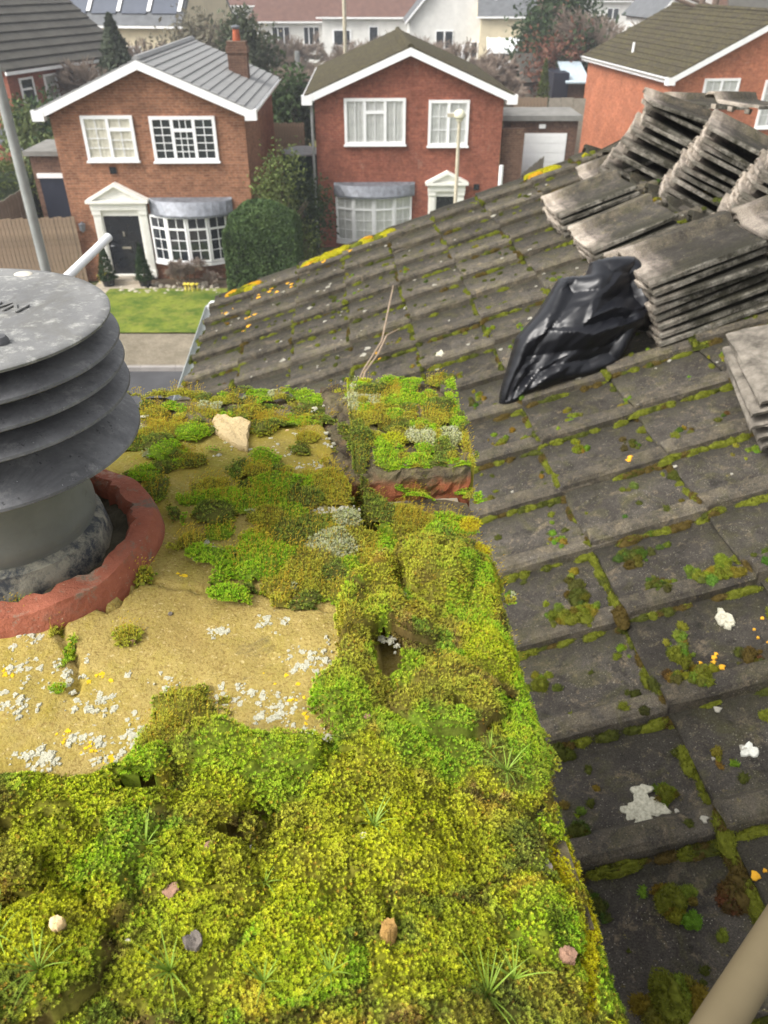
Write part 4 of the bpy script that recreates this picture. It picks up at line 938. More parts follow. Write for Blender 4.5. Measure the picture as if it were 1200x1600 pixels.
heap(1096, 356, 3.85, 13, .0325, (.016, -.005), 'the nearest heap across the ridge')
heap(1180, 408, 3.25, 10, .033, (.017, -.005), 'the heap cut by the right edge', two=False)
heap(996, 150, 4.98, 1, .03, (0, 0), 'place on top of the farthest heap, head up', yaw=-.1, down=.28, two=False)
heap(1100, 160, 4.6, 1, .03, (0, 0), 'place lying flat on top of the middle heap', yaw=.5, down=.1, two=False)
heap(1030, 158, 5.3, 1, .03, (0, 0), 'place lying across behind the topmost tiles', yaw=-.1, down=.05, two=False)
# the pale pile cut by the right edge of the picture
stack(1.40, 2.27, .02, 5, .04, -1.79, 'the pale pile at the right edge', SG, jit=.012, dusty=True)
p_ = RF @ Vector((1.52, 2.2, .22))

# ------------------------------------------------------------------ black bag
t = NT('black_polythene'); v = t.obj(); t.base((.007, .0075, .010)); t.rough(.33, .4); BAG = t.m
poly = [(779, 633), (781, 612), (796, 560), (806, 527), (838, 490), (872, 436), (914, 433), (922, 410), (950, 404), (990, 402), (1003, 432), (1012, 470), (1021, 498), (1010, 518), (990, 514), (978, 538), (960, 577), (915, 592), (868, 600), (822, 618), (795, 636)]
bs = roof_at(785, 632, 0); be = roof_at(975, 560, 0)
A0 = np.array(RF @ Vector((bs[0], bs[1], 0.01))); B0 = np.array(RF @ Vector((be[0], be[1] + .05, 0.01)))
e1 = (B0 - A0) / np.linalg.norm(B0 - A0); upv = np.array([0.05, .55, 1.0]); nrm = np.cross(e1, upv); nrm /= np.linalg.norm(nrm)
if nrm[1] > 0: nrm = -nrm
e2 = np.cross(nrm, e1); e2 *= np.sign(e2[2])
def onplane(px, py):
    d = ray(px, py); q = d * (nrm @ A0) / (nrm @ d) - A0; return q @ e1, q @ e2
P2 = np.array([onplane(*q) for q in poly]); lo, hi = P2.min(0), P2.max(0); st = .006
gx, gy = np.meshgrid(np.arange(lo[0] - st, hi[0] + st * 2, st), np.arange(lo[1] - st, hi[1] + st * 2, st)); ins = inpoly(gx, gy, P2.tolist())
def segd(x, y, P):
    D = np.full(x.shape, 9.)
    for i in range(len(P)):
        a = P[i]; b_ = P[(i + 1) % len(P)]; ab = b_ - a; t_ = np.clip(((x - a[0]) * ab[0] + (y - a[1]) * ab[1]) / (ab @ ab), 0, 1); D = np.minimum(D, np.hypot(x - a[0] - t_ * ab[0], y - a[1] - t_ * ab[1]))
    return D
dist = segd(gx, gy, P2)
def nearest(x, y, P):
    best = np.full(x.shape, 9.); nx, ny = x.copy(), y.copy()
    for i in range(len(P)):
        a = P[i]; b_ = P[(i + 1) % len(P)]; ab = b_ - a; t_ = np.clip(((x - a[0]) * ab[0] + (y - a[1]) * ab[1]) / (ab @ ab), 0, 1); qx = a[0] + t_ * ab[0]; qy = a[1] + t_ * ab[1]; D = np.hypot(x - qx, y - qy); m = D < best
        best = np.where(m, D, best); nx = np.where(m, qx, nx); ny = np.where(m, qy, ny)
    return nx, ny
snx, sny = nearest(gx, gy, P2); near_ = (~ins) & (dist < st * 1.5)

pu = np.zeros(gx.shape)
for _ in range(2200): pu = np.where(ins, (np.roll(pu, 1, 0) + np.roll(pu, -1, 0) + np.roll(pu, 1, 1) + np.roll(pu, -1, 1)) / 4 + st * st / 4, 0)
infl = np.sqrt(pu) * 1.15
# folds: creases radiating from the thin neck at the lower left and sharp facets
ang = np.arctan2(gy - lo[1] + .02, gx - lo[0] + .02); rr = np.hypot(gx - lo[0], gy - lo[1])
fold = np.abs(((ang * 4.5 + fbm(gx, gy, .15, 5, 2) * 1.6) % 1) - .5) * .05 * np.exp(-((rr - .12) / .22) ** 2)
def facets(x, y, sc, seed):
    """piecewise-linear noise: flat triangles with sharp creases"""
    x = x / sc; y = y / sc; sx = x + y * .5; sy = y * .866; ix = np.floor(sx).astype(np.int64); iy = np.floor(sy).astype(np.int64); fx = sx - ix; fy = sy - iy
    a, b_, c_, d_ = _h(ix, iy, seed), _h(ix + 1, iy, seed), _h(ix, iy + 1, seed), _h(ix + 1, iy + 1, seed)
    return np.where(fx + fy < 1, a + (b_ - a) * fx + (c_ - a) * fy, d_ + (c_ - d_) * (1 - fx) + (b_ - d_) * (1 - fy))
wxx = gx + .03 * vn(gx, gy, .12, 3); wyy = gy + .03 * vn(gx, gy, .12, 4)
ca, sa = math.cos(.65), math.sin(.65); ua = wxx * ca + wyy * sa; va = -wxx * sa + wyy * ca
f_a = facets(ua * .8, va * 1.1, .17, 4); f_b = facets(ua * .75, va * 1.2, .08, 8); f_c = facets(ua, va * 1.4, .035, 9); f_d = facets(ua * 1.1, va, .016, 12)
facet = .12 * f_a + .10 * np.abs(f_b - .5) + .005 * np.abs(f_c - .5) * 2
front = infl * 2.0 - facet * np.clip(dist / .07, 0, 1) - fold * .55 * np.clip(dist / .04, 0, 1) + .008 * np.clip(dist / .02, 0, 1)
front = np.maximum(front, .003); back = infl * .55 + .003
ny_, nx_ = gx.shape; keep = ins | near_; gx = np.where(near_, snx, gx); gy = np.where(near_, sny, gy); edge = np.where(ins, 1, 0)
Pf = A0 + gx[..., None] * e1 + gy[..., None] * e2 + (front * edge)[..., None] * nrm
Pb = A0 + gx[..., None] * e1 + gy[..., None] * e2 - (back * edge)[..., None] * nrm
Rn = np.array(RF.inverted())
def clampz(P):
    q = P.reshape(-1, 3) @ Rn[:3, :3].T + Rn[:3, 3]; q[:, 2] = np.maximum(q[:, 2], .004); A = np.array(RF); return q @ A[:3, :3].T + A[:3, 3]
Fq = grid_faces(ny_, nx_, keep); V = np.concatenate([clampz(Pf), clampz(Pb)]); F = np.concatenate([Fq, Fq[:, ::-1] + nx_ * ny_])
used = np.unique(F); mp = np.zeros(len(V), int); mp[used] = np.arange(len(used)); V = V[used]; F = mp[F]
bag = np_obj('rubble_bag', V, F, BAG, smooth=True); bag.data.set_sharp_from_angle(angle=.35); tag(bag, 'crumpled shiny black plastic bag slumped against the tile pile on the roof', 'plastic bag')

# two dry stems lying on the tiles behind the chimney
STEM = simple('dry_stem', srgb(150, 132, 112), .9, .2, 30)
for pts, lab in (([(614, 445), (610, 480), (596, 532), (570, 582), (556, 602)], 'long pale dry stem lying up the tiles behind the chimney'), ([(624, 512), (606, 528), (590, 552), (572, 586), (563, 604)], 'shorter dry stem crossing the longer one behind the chimney')):
    w = []
    for i, q in enumerate(pts):
        s, u = roof_at(*q, .06); w.append(tuple(RF @ Vector((s, u, .055 + .02 * (i % 2)))))
    tag(MB().tube(w, [.003, .0045, .0045, .0045, .004], 6).build('dry_stem', STEM, smooth=True, label=lab), cat='twig')
# white plastic pipe fixed at the back of the chimney, behind the cowl

# ------------------------------------------------------------------ the chimney (local frame HF: x right, y away, z up)
CT = -.42                       # level of the chimney top below the camera
VX0, VX1, UY0, UY1 = -.78, .133, .07, .865
HFi = HF.inverted()
def pix_grid(X, Y, Z=CT):
    """house-frame arrays -> picture positions used to lay out the moss"""
    c, s = math.cos(AL), math.sin(AL); wx = X * c - Y * s; wy = X * s + Y * c
    f = wy * math.cos(TH) - Z * math.sin(TH); up = wy * math.sin(TH) + Z * math.cos(TH)
    return 600 + 1200 * wx / f, 800 - 1200 * up / f
def top_at(px, py, z=CT):
    p = at_z(px, py, z); q = to_local(HF, p); return q[0], q[1]
chE = empty('chimney_stack', HF @ Matrix.Translation(((VX0 + VX1) / 2, (UY0 + UY1) / 2, -1.7)), 'brick chimney stack with cracked mortar top in the foreground', 'chimney')
t = NT('old_chimney_brick'); v = t.objr()
c = t.mix(t.ramp(t.noise(v, 14, 5, .7), [(.3, 0.), (.7, 1.)]), srgb(150, 84, 58), srgb(176, 112, 80))
c = t.mix(t.ramp(t.noise(v, 30, 6, .8), [(.5, 0.), (.62, .8)]), c, srgb(96, 84, 66)); c = t.mix(t.ramp(t.noise(v, 11, 5, .8), [(.52, 0.), (.64, .7)]), c, srgb(104, 100, 44))
sx = t.n('ShaderNodeSeparateXYZ'); t.l(t.obj(), sx.inputs[0]); g0 = t.ramp(t.math('ADD', sx.outputs[2], t.math('MULTIPLY', t.noise(v, 40, 4, .7), .02)), [(.058, 0.), (.068, .95)]); res_ = t.mix(t.ramp(t.noise(v, 24, 6, .8), [(.4, 0.), (.6, 1.)]), srgb(74, 70, 60), srgb(122, 114, 88))
res_ = t.mix(t.ramp(t.noise(v, 70, 6, .8), [(.55, 0.), (.65, .8)]), res_, srgb(120, 120, 60)); c = t.mix(g0, c, res_)
t.base(c); t.rough(.95, .1); t.bump(t.noise(v, 90, 6, .8), 1, .006); M['obrick'] = t.m
def brick_mesh(seed, sx=.102, sy=.215, sz=.065, n=1.0, m=None, name='brick', bmn=(4, 7, 3), rough=0.0):
    g = np.random.default_rng(seed); V = []; idx = {}; F = []
    for i in range(bmn[0] + 1):
        for j in range(bmn[1] + 1):
            for k in range(bmn[2] + 1):
                if i in (0, bmn[0]) or j in (0, bmn[1]) or k in (0, bmn[2]):
                    p = np.array([sx * i / bmn[0], sy * j / bmn[1], sz * k / bmn[2]]); ed = (i in (0, bmn[0])) + (j in (0, bmn[1])) + (k in (0, bmn[2]))
                    cc = np.array([sx, sy, sz]) / 2; p = p + (cc - p) / np.linalg.norm(cc - p) * (.0025 * (ed - 1) * g.uniform(.5, 2.2)) + g.normal(size=3) * .0009 * n
                    if rough: p = p + np.array([0, 0, 1.0 if k else 0]) * rough * (fbm(p[0:1] + 3, p[1:2] + 3, .05, seed, 4)[0] - .62) + (p - cc) * rough * 1.5 * (vn(p[0:1] + p[2:3] * 2, p[1:2] * 1.0, .025, seed)[0] - .5)
                    idx[i, j, k] = len(V); V.append(p)
    def face(a, b, c, d): F.append((idx[a], idx[b], idx[c], idx[d]))
    for i in range(bmn[0]):
        for j in range(bmn[1]):
            face((i, j, 0), (i, j + 1, 0), (i + 1, j + 1, 0), (i + 1, j, 0)); face((i, j, bmn[2]), (i + 1, j, bmn[2]), (i + 1, j + 1, bmn[2]), (i, j + 1, bmn[2]))
    for i in range(bmn[0]):
        for k in range(bmn[2]):
            face((i, 0, k), (i + 1, 0, k), (i + 1, 0, k + 1), (i, 0, k + 1)); face((i, bmn[1], k), (i, bmn[1], k + 1), (i + 1, bmn[1], k + 1), (i + 1, bmn[1], k))
    for j in range(bmn[1]):
        for k in range(bmn[2]):
            face((0, j, k), (0, j, k + 1), (0, j + 1, k + 1), (0, j + 1, k)); face((bmn[0], j, k), (bmn[0], j + 1, k), (bmn[0], j + 1, k + 1), (bmn[0], j, k + 1))
    return MB().add(V, F).mesh(name, m or M['obrick'], smooth=False, center=np.zeros(3))[0]
BR = [brick_mesh(s) for s in range(4)]
MORT = simple('joint_mortar', (.30, .26, .19), .95, .25, 30, .1, bump=.5, bd=.004)
MB().box(VX0 + .012, VX1 - .012, UY0 + .012, UY1 - .012, -1.75, -.440).build('mortar_core', MORT, chE, HF)
def put(x, y, z, turn=False, rz_=0, tip=(0, 0), me=None, label=None):
    T_ = HF @ Matrix.Translation((x, y, z)) @ rz(rz_) @ Matrix.Rotation(tip[0], 4, 'X') @ Matrix.Rotation(tip[1], 4, 'Y')
    if turn: T_ = T_ @ Matrix.Translation((.215, 0, 0)) @ rz(math.pi / 2)
    o = link('brick', me or random.choice(BR), T_, chE)
    if label: o['label'] = label
    return o
zc = CT - .012 - .065
for c in range(1, 16):
    z = zc - c * .075; off = (.1125 if c % 2 else 0)
    y = UY0 - off * 1.0
    while y < UY1 - .02:
        a = max(y, UY0); l = min(y + .215, UY1) - a
        if l > .05:
            for xx in (VX1 - .102, VX0):
                o = put(xx, a, z); o.scale = (1, l / .215, 1)
        y += .225
    x = VX0 + .104 + off * .5
    while x < VX1 - .11:
        l = min(.215, VX1 - .104 - x)
        if l > .05:
            for yy in (UY1 - .102, UY0):
                o = put(x, yy, z, turn=True)
                o.scale = (1, l / .215, 1)
        x += .225
# top course: right-hand edge along the slope, then the far edge
for y in (.205, .432): put(VX1 - .102, y, zc + random.uniform(-.003, .002), rz_=random.uniform(-.01, .01))
put(VX1 - .102, -.02 + .09, zc).scale = (1, .58, 1)
bx, by = top_at(746, 768, CT)
BIG = brick_mesh(40, sx=.146, sy=.222, sz=.066, n=1.2, bmn=(20, 30, 8), rough=.022)
put(VX1 - .142, .645, zc + .026, rz_=.035, tip=(-.02, .0), me=BIG, label='loose raised corner brick with broken near end')
x = -.045 - .235
put(-.235, UY1 - .105, zc + .012, turn=True, rz_=.015, me=brick_mesh(41, n=1, bmn=(14, 28, 8), rough=.02)); put(-.46, UY1 - .10, zc + .008, turn=True, rz_=-.012, me=brick_mesh(42, n=1, bmn=(14, 28, 8), rough=.02)); put(-.69, UY1 - .10, zc + .006, turn=True, me=brick_mesh(43, n=2))
for y in (.60, .38, .16): put(VX0, y, zc)
for x in (-.66, -.43, -.2): put(x, UY0, zc - .002, turn=True)

# ---- mortar cap as a height field
stp = .003
gx, gy = np.meshgrid(np.arange(VX0 + .01, VX1 - .012, stp), np.arange(UY0 + .01, UY1 - .01, stp)); px, py = pix_grid(gx, gy)
def mortar_h(gx, gy, px, py):
    h = .006 * (fbm(gx, gy, .12, 11, 5) - .5) * 2 + .0025 * (fbm(gx, gy, .012, 13, 3) - .5)
    pot = np.hypot(gx - PC[0], gy - PC[1]); h = h + .006 * (1 - sst(pot, .10, .26)) - .012 * sst(gx, .0, .12)
    for poly, wd, dp in CRACKS:
        D = np.full(gx.shape, 999.); q = np.array(poly, float)
        jx = (fbm(px, py, 26, 21, 3) - .5) * 18; jy = (fbm(px, py, 26, 22, 3) - .5) * 18
        for i in range(len(q) - 1):
            a, b_ = q[i], q[i + 1]; ab = b_ - a; t_ = np.clip(((px + jx - a[0]) * ab[0] + (py + jy - a[1]) * ab[1]) / (ab @ ab), 0, 1); D = np.minimum(D, np.hypot(px + jx - a[0] - t_ * ab[0], py + jy - a[1] - t_ * ab[1]))
        h = h - dp * (1 - sst(D, wd * .3, wd))
    # raised slab left of the first crack, gap beside the far bricks
    h = h + .004 * sst(py, 1236, 1222)
    return h
PC = to_local(HF, np.array([-.306, .523, 0]))
CRACKS = [([(-20, 1240), (60, 1238), (130, 1230), (220, 1222), (300, 1190)], 7, .010), ([(100, 990), (115, 1030), (130, 1060), (122, 1100)], 8, .006),
          ([(230, 925), (270, 938), (340, 940), (400, 936), (470, 965), (520, 960)], 3.5, .006), ([(210, 650), (330, 655), (440, 652), (515, 668), (540, 720), (560, 790), (575, 830), (640, 838)], 13, .028),
          ([(455, 720), (520, 735), (560, 770)], 4, .005), ([(130, 960), (175, 975), (220, 930)], 6, .008)]
H = CT + .006 + mortar_h(gx, gy, px, py)
inbrick = ((gx > .008) & (gy > .635)) | (gy > UY1 - .102)
H = H - .0185 * sst(gx, VX1 - .165, VX1 - .03); H = np.where(gx > VX1 - .105, np.minimum(H, CT - .0115), H)
keep = ~inbrick
t = NT('sandy_mortar'); p = t.pos()
c = t.mix(t.ramp(t.noise(p, 9, 6, .7), [(.32, 0.), (.68, 1.)]), srgb(144, 124, 72), srgb(178, 157, 98))
c = t.mix(t.ramp(t.noise(p, 28, 6, .8), [(.48, 0.), (.7, .6)]), c, srgb(142, 130, 50))
sy = t.n('ShaderNodeSeparateXYZ'); t.l(p, sy.inputs[0]); film = t.math('MULTIPLY', t.ramp(sy.outputs[1], [(.46, .25), (.56, 1.)]), t.ramp(t.noise(p, 13, 6, .8), [(.32, .2), (.6, .85)])); c = t.mix(film, c, srgb(118, 116, 42))
c = t.mix(t.ramp(t.noise(p, 420, 2, .6), [(.35, .55), (.5, 0.)]), c, srgb(112, 88, 44)); c = t.mix(t.ramp(t.noise(p, 330, 2, .6), [(.62, 0.), (.72, .45)]), c, srgb(206, 188, 140))
c = t.mix(t.ramp(t.noise(p, 14, 6, .8, .6), [(.58, 0.), (.68, .8)]), c, srgb(98, 88, 60)); c = t.mix(t.ramp(t.noise(p, 5, 5, .8, .6), [(.5, 0.), (.64, .6)]), c, srgb(150, 132, 48)); c = t.mix(t.ramp(t.noise(p, 95, 4, .8), [(.64, 0.), (.7, .7)]), c, srgb(84, 76, 58))
t.base(c); t.rough(.95, .15); t.bump(t.math('ADD', t.noise(p, 380, 3, .7), t.noise(p, 70, 4, .7)), .65, .0018); MCAP = t.m
F = grid_faces(*gx.shape, keep=keep)
# drop the skirt so that the sheet is a solid slab
V = np.stack([gx, gy, H], -1).reshape(-1, 3)
np_obj('mortar_cap', V, F, MCAP, smooth=True, M=HF, parent=chE)

# ---- moss
ms = .0022
gx, gy = np.meshgrid(np.arange(-.56, VX1 + .012, ms), np.arange(UY0 - .01, UY1 + .004, ms)); px, py = pix_grid(gx, gy)
base = CT + .006 + mortar_h(gx, gy, px, py); 
base = np.where((gx > VX1 - .118) & (gy > .655), CT + .012, np.where(gy > UY1 - .106, CT + .000, base - .016 * sst(gx, VX1 - .16, VX1 - .03)))
wxp = px + (fbm(px, py, 70, 31, 4) - .5) * 110; wyp = py + (fbm(px, py, 70, 32, 4) - .5) * 90
CARPET = [(540, 935), (600, 850), (690, 835), (765, 850), (900, 860), (1200, 1200), (1300, 1600), (1300, 1800), (-100, 1800), (-100, 1262), (130, 1250), (205, 1240), (240, 1185), (300, 1172), (345, 1178), (400, 1165), (480, 1180), (526, 1176), (522, 1090), (530, 1000)]
mask = inpoly(wxp, wyp, CARPET).astype(float)
def blur(a, n):
    for _ in range(n):
        a = (a + np.roll(a, 1, 0) + np.roll(a, -1, 0)) / 3; a = (a + np.roll(a, 1, 1) + np.roll(a, -1, 1)) / 3
    return a
mb = blur(mask, 5); mb = sst(mb, .45, 1.0)
jx = (fbm(gx, gy, .03, 41, 3) - .5) * .02; jy = (fbm(gx, gy, .03, 42, 3) - .5) * .02
f1, ga, id1 = worley(gx + jx, gy + jy, .058, 51); f2, gb, id2 = worley(gx + jx, gy + jy, .021, 52)
dome = lambda f, r: np.sqrt(np.clip(1 - (f / r) ** 2, 0, 1))
lump = (.026 * dome(f1, .74) ** .8 * (.25 + .75 * id1)) + .0060 * dome(f2, .80) + .008 * (fbm(gx, gy, .1, 55, 3) - .35)
edge_fall = (.25 + .75 * sst(gx, VX1 + .004, VX1 - .04)) * sst(gx, VX1 + .001 + .02 * (fbm(gx, gy, .03, 57, 3) - .35), VX1 - .012)
lim_ = sst(gx, VX1 + .003 + .012 * (fbm(gx, gy, .03, 57, 3) - .5), VX1 - .006); Tm = mb * lim_ * (.0045 + lump * (.3 + .7 * edge_fall))
bare_ = sst(fbm(gx, gy, .05, 58, 4), .67, .73) * sst(py, 2000, 900) * sst(px, 760, 690); Tm = Tm * (1 - bare_)
# colours
YG, BG, OL, DK, OR, BN, GG, YB = (.31, .35, .012), (.17, .33, .014), (.22, .215, .025), (.09, .125, .022), (.36, .21, .03), (.16, .10, .035), (.34, .38, .18), (.55, .44, .01)
def mixc(C, c, w): return C * (1 - w[..., None]) + np.array(c) * w[..., None]
C = np.zeros(gx.shape + (3,)) + np.array(OL)
idc = (id1 * 7.3 + .35 * (fbm(gx, gy, .03, 60, 4) - .5)) % 1
C = mixc(C, BG, ((idc > .25) & (idc < .55)) * .85); yw = sst(py, 1130, 1330)
C = mixc(C, YG, ((idc > .55) & (idc < .92)) * (.35 + .6 * yw)); C = mixc(C, YG, yw * .55 * sst(fbm(gx, gy, .05, 62, 4), .38, .6))
C = mixc(C, BG, .8 * sst(fbm(gx, gy, .055, 61, 4), .52, .66) * (1 - .5 * yw)); C = mixc(C, DK, .8 * sst(fbm(gx, gy, .035, 63, 4), .56, .68))
C = mixc(C, OR, .6 * sst(fbm(gx, gy, .025, 64, 4), .62, .74)); C = mixc(C, BN, .85 * sst(fbm(gx, gy, .022, 65, 4), .63, .72))
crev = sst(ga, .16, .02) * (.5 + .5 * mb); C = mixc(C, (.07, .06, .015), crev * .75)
K = []   # cushions: px, py, rx, ry (pixels), height mm, colour, seta share
K += [(415, 1225, 118, 68, 22, BG, 0), (330, 1290, 70, 60, 18, YG, 0), (560, 1000, 42, 45, 16, OL, .1), (556, 1100, 48, 75, 20, OL, 0), (545, 1150, 40, 40, 14, BG, 0), (120, 1320, 105, 70, 18, YG, 0), (200, 1390, 90, 70, 16, BG, 0), (690, 945, 62, 55, 16, OL, 0), (655, 880, 60, 40, 14, OL, .05), (742, 892, 32, 22, 12, BG, 0), (760, 1015, 50, 60, 17, YG, 0), (690, 1090, 78, 60, 18, OL, .05), (700, 1180, 62, 55, 16, BG, 0), (822, 1160, 40, 75, 16, BG, 0), (640, 1190, 60, 50, 14, BG, 0), (560, 1255, 80, 66, 20, YG, 0), (520, 1400, 120, 90, 20, YG, 0), (350, 1420, 110, 90, 14, YG, 0), (700, 1330, 110, 90, 18, YG, 0), (850, 1450, 60, 66, 20, BG, 0), (740, 1500, 90, 80, 16, YG, 0), (650, 1560, 90, 50, 18, YG, 0), (860, 1560, 60, 50, 14, OL, 0), (100, 1480, 110, 80, 14, YG, 0), (300, 1560, 130, 60, 14, YG, 0), (460, 1540, 90, 60, 12, YG, 0),
      (620, 1060, 50, 36, 12, BG, 0), (610, 960, 30, 30, 10, OL, .1), (735, 955, 40, 30, 12, BG, .1)]
KT = [(262, 690, 62, 15, 9, OL, .6), (210, 712, 48, 14, 8, DK, .1), (308, 645, 36, 10, 5, OL, .5), (410, 682, 27, 18, 12, DK, .3), (430, 668, 34, 14, 9, OL, .8), (468, 668, 34, 15, 10, BG, .3), (510, 662, 24, 8, 5, OL, .9), (470, 722, 17, 10, 7, DK, 0), (485, 704, 22, 10, 5, OL, .7), (380, 756, 17, 13, 9, DK, 0), (300, 742, 30, 12, 7, DK, .4), (337, 824, 34, 19, 12, DK, 0), (422, 828, 30, 18, 11, OL, .1), (450, 778, 70, 16, 11, BG, .2), (385, 800, 64, 24, 8, BG, .35), (520, 775, 44, 24, 11, OL, .4), (482, 795, 40, 20, 10, DK, .1), (304, 868, 18, 13, 8, OL, .5), (408, 890, 48, 38, 14, BG, .25), (470, 850, 62, 26, 11, DK, .15), (520, 868, 44, 30, 12, GG, .1), (490, 905, 50, 34, 12, OL, .2), (452, 815, 34, 18, 8, BG, .1), (560, 850, 40, 30, 10, OL, .1), (600, 840, 40, 22, 8, BG, .1), (530, 920, 40, 36, 10, OL, .2), (350, 850, 24, 14, 4, BG, .3), (270, 730, 30, 12, 5, BG, .2), (330, 780, 34, 14, 4, OL, .3), (560, 690, 14, 30, 6, DK, 0), (545, 830, 30, 16, 6, BG, .1), (300, 800, 20, 12, 3, BG, .2), (225, 850, 10, 26, 4, DK, 0), (200, 905, 16, 22, 5, DK, 0), (440, 935, 44, 18, 8, OL, .3), (470, 961, 24, 11, 6, DK, 0), (560, 830, 26, 14, 7, OL, .2), (548, 905, 36, 30, 11, BG, .2), (228, 926, 20, 14, 7, OL, .3), (205, 1016, 22, 14, 8, OL, .3), (98, 1098, 13, 8, 4, BG, 0), (116, 1040, 10, 28, 4, BG, .1), (98, 1005, 10, 18, 3, OL, .2), (288, 1128, 52, 32, 12, OL, .2), (262, 1168, 44, 32, 12, OL, .2), (236, 1208, 34, 24, 9, BG, 0), (328, 1165, 16, 14, 8, GG, 0), (60, 985, 80, 12, 5, BG, .2), (30, 985, 40, 14, 5, DK, .3), (150, 1235, 60, 9, 5, BG, 0), (60, 1240, 60, 8, 4, BG, 0), (248, 790, 24, 28, 8, DK, .2), (232, 765, 30, 16, 7, BG, 0), (262, 750, 26, 12, 6, DK, 0), (240, 1230, 30, 10, 6, OL, 0), (350, 1110, 20, 8, 3, OL, .6),
       (245, 608, 26, 8, 6, BG, .1), (310, 602, 34, 9, 7, YG, .3), (292, 618, 26, 9, 8, DK, .2), (355, 596, 20, 5, 4, YG, .4), (385, 600, 34, 7, 6, YG, .4), (410, 606, 50, 9, 7, OL, .3), (460, 602, 30, 8, 7, BG, .1), (470, 614, 22, 8, 6, BG, 0), (515, 604, 20, 8, 6, YG, .2), (435, 592, 40, 4, 4, OR, .9), (540, 612, 34, 10, 7, YG, .1), (575, 600, 14, 5, 4, OR, .5), (556, 640, 44, 16, 7, GG, .1), (640, 640, 44, 9, 8, BG, .1), (668, 644, 14, 8, 6, BG, 0), (628, 625, 30, 6, 4, OL, .8), (590, 668, 16, 11, 7, DK, 0), (708, 660, 11, 34, 6, BG, .1), (722, 700, 9, 24, 4, OL, .3), (618, 705, 24, 12, 7, YG, 0), (660, 700, 28, 14, 9, GG, 0), (700, 700, 20, 14, 8, GG, 0), (650, 742, 78, 14, 8, BG, .1), (600, 725, 20, 28, 7, BG, 0), (560, 725, 20, 50, 8, DK, .1), (548, 765, 14, 30, 6, BG, .1), (700, 808, 40, 14, 8, BG, .1), (732, 800, 12, 10, 4, YB, 0), (660, 806, 50, 7, 5, OL, .9), (710, 840, 50, 16, 10, DK, .1), (752, 838, 12, 11, 4, YB, 0), (640, 830, 44, 9, 4, OL, .3), (590, 856, 30, 14, 7, DK, .1), (890, 1340, 26, 44, 5, YB, 0), (925, 1480, 16, 110, 5, YB, 0), (870, 1310, 26, 22, 8, BG, 0), (815, 1290, 34, 20, 6, BG, 0)]
KT += [(822, 1298, 46, 52, 9, OL, .1), (846, 1262, 34, 40, 10, BG, 0), (868, 1320, 26, 40, 8, BG, 0), (800, 1345, 50, 30, 9, YG, 0), (845, 1385, 44, 26, 8, OL, 0), (880, 1425, 34, 40, 8, BG, 0), (790, 1230, 30, 30, 10, BG, 0), (640, 800, 50, 18, 8, OL, .5), (705, 800, 44, 18, 8, BG, .2), (600, 800, 34, 18, 8, DK, 0), (670, 825, 60, 14, 7, OL, .2), (535, 700, 12, 40, 9, DK, 0), (575, 790, 30, 16, 7, DK, .1), (620, 812, 60, 7, 4, DK, 0), (690, 612, 30, 8, 5, OL, .2), (600, 640, 50, 18, 4, OL, .1), (640, 680, 60, 14, 4, DK, .1), (610, 610, 26, 7, 6, BG, 0), (560, 622, 24, 9, 8, BG, 0), (580, 700, 20, 16, 5, OL, 0), (730, 745, 14, 16, 6, OL, .3), (500, 640, 36, 7, 5, DK, 0), (400, 640, 60, 5, 4, DK, 0), (280, 600, 60, 6, 3, OL, .2), (340, 628, 50, 6, 4, OL, 0), (420, 625, 60, 6, 5, DK, 0), (500, 625, 40, 8, 5, BG, 0), (700, 880, 20, 14, 8, GG, 0), (765, 870, 16, 40, 6, OL, .3), (700, 855, 40, 10, 5, OR, .2)]
seta = np.zeros(gx.shape) + .10 * sst(fbm(gx, gy, .05, 66, 3), .5, .65) * sst(py, 1350, 1000)
for L_, amp in ((K, 1), (KT, 1)):
    for (cx, cy, rx, ry, h, c, se) in L_:
        X, Y = top_at(cx, cy); Xr, _ = top_at(cx + rx, cy); _, Y1 = top_at(cx, cy - ry); _, Y2 = top_at(cx, cy + ry); ax = abs(Xr - X); ay = abs(Y1 - Y2) / 2
        m = (abs(gx - X) < ax * 1.5) & (abs(gy - Y) < ay * 1.5)
        q = np.hypot((gx - X) / ax, (gy - Y) / ay) * (1 + .9 * (fbm(gx, gy, .02, int(cx), 3) - .5))
        d_ = np.where(m, np.clip(1 - q * q, 0, 1), 0); T1 = h * .001 * d_ ** .5 * (.8 + .5 * (fbm(gx, gy, .011, 77, 2) - .5))
        nw = T1 > Tm if L_ is KT else d_ > 0
        wgt = sst(d_, 0, .35) * (.92 if L_ is KT else .6); wgt = np.where(nw, wgt, 0); C = mixc(C, c, wgt)
        seta = np.where(nw, seta * (1 - wgt) + se * wgt, seta)
        Tm = np.maximum(Tm, T1) if L_ is KT else np.maximum(Tm, mb * T1 + Tm * .45)
f3, _g3, id3 = worley(gx + jx * .4, gy + jy * .4, .019, 93); f4, _g4, id4 = worley(gx + jx * .4, gy + jy * .4, .034, 94)
upper = sst(py, 1000, 940); onb = ((gx > -.02) & (gy > .63)) | (gy > UY1 - .115)
cover = sst(fbm(gx, gy, .08, 95, 3), .44, .56) * upper * sst(np.hypot(gx - PC[0], gy - PC[1]), .118, .125); cover = np.maximum(cover, onb * sst(fbm(gx, gy, .05, 96, 3), .34, .5))
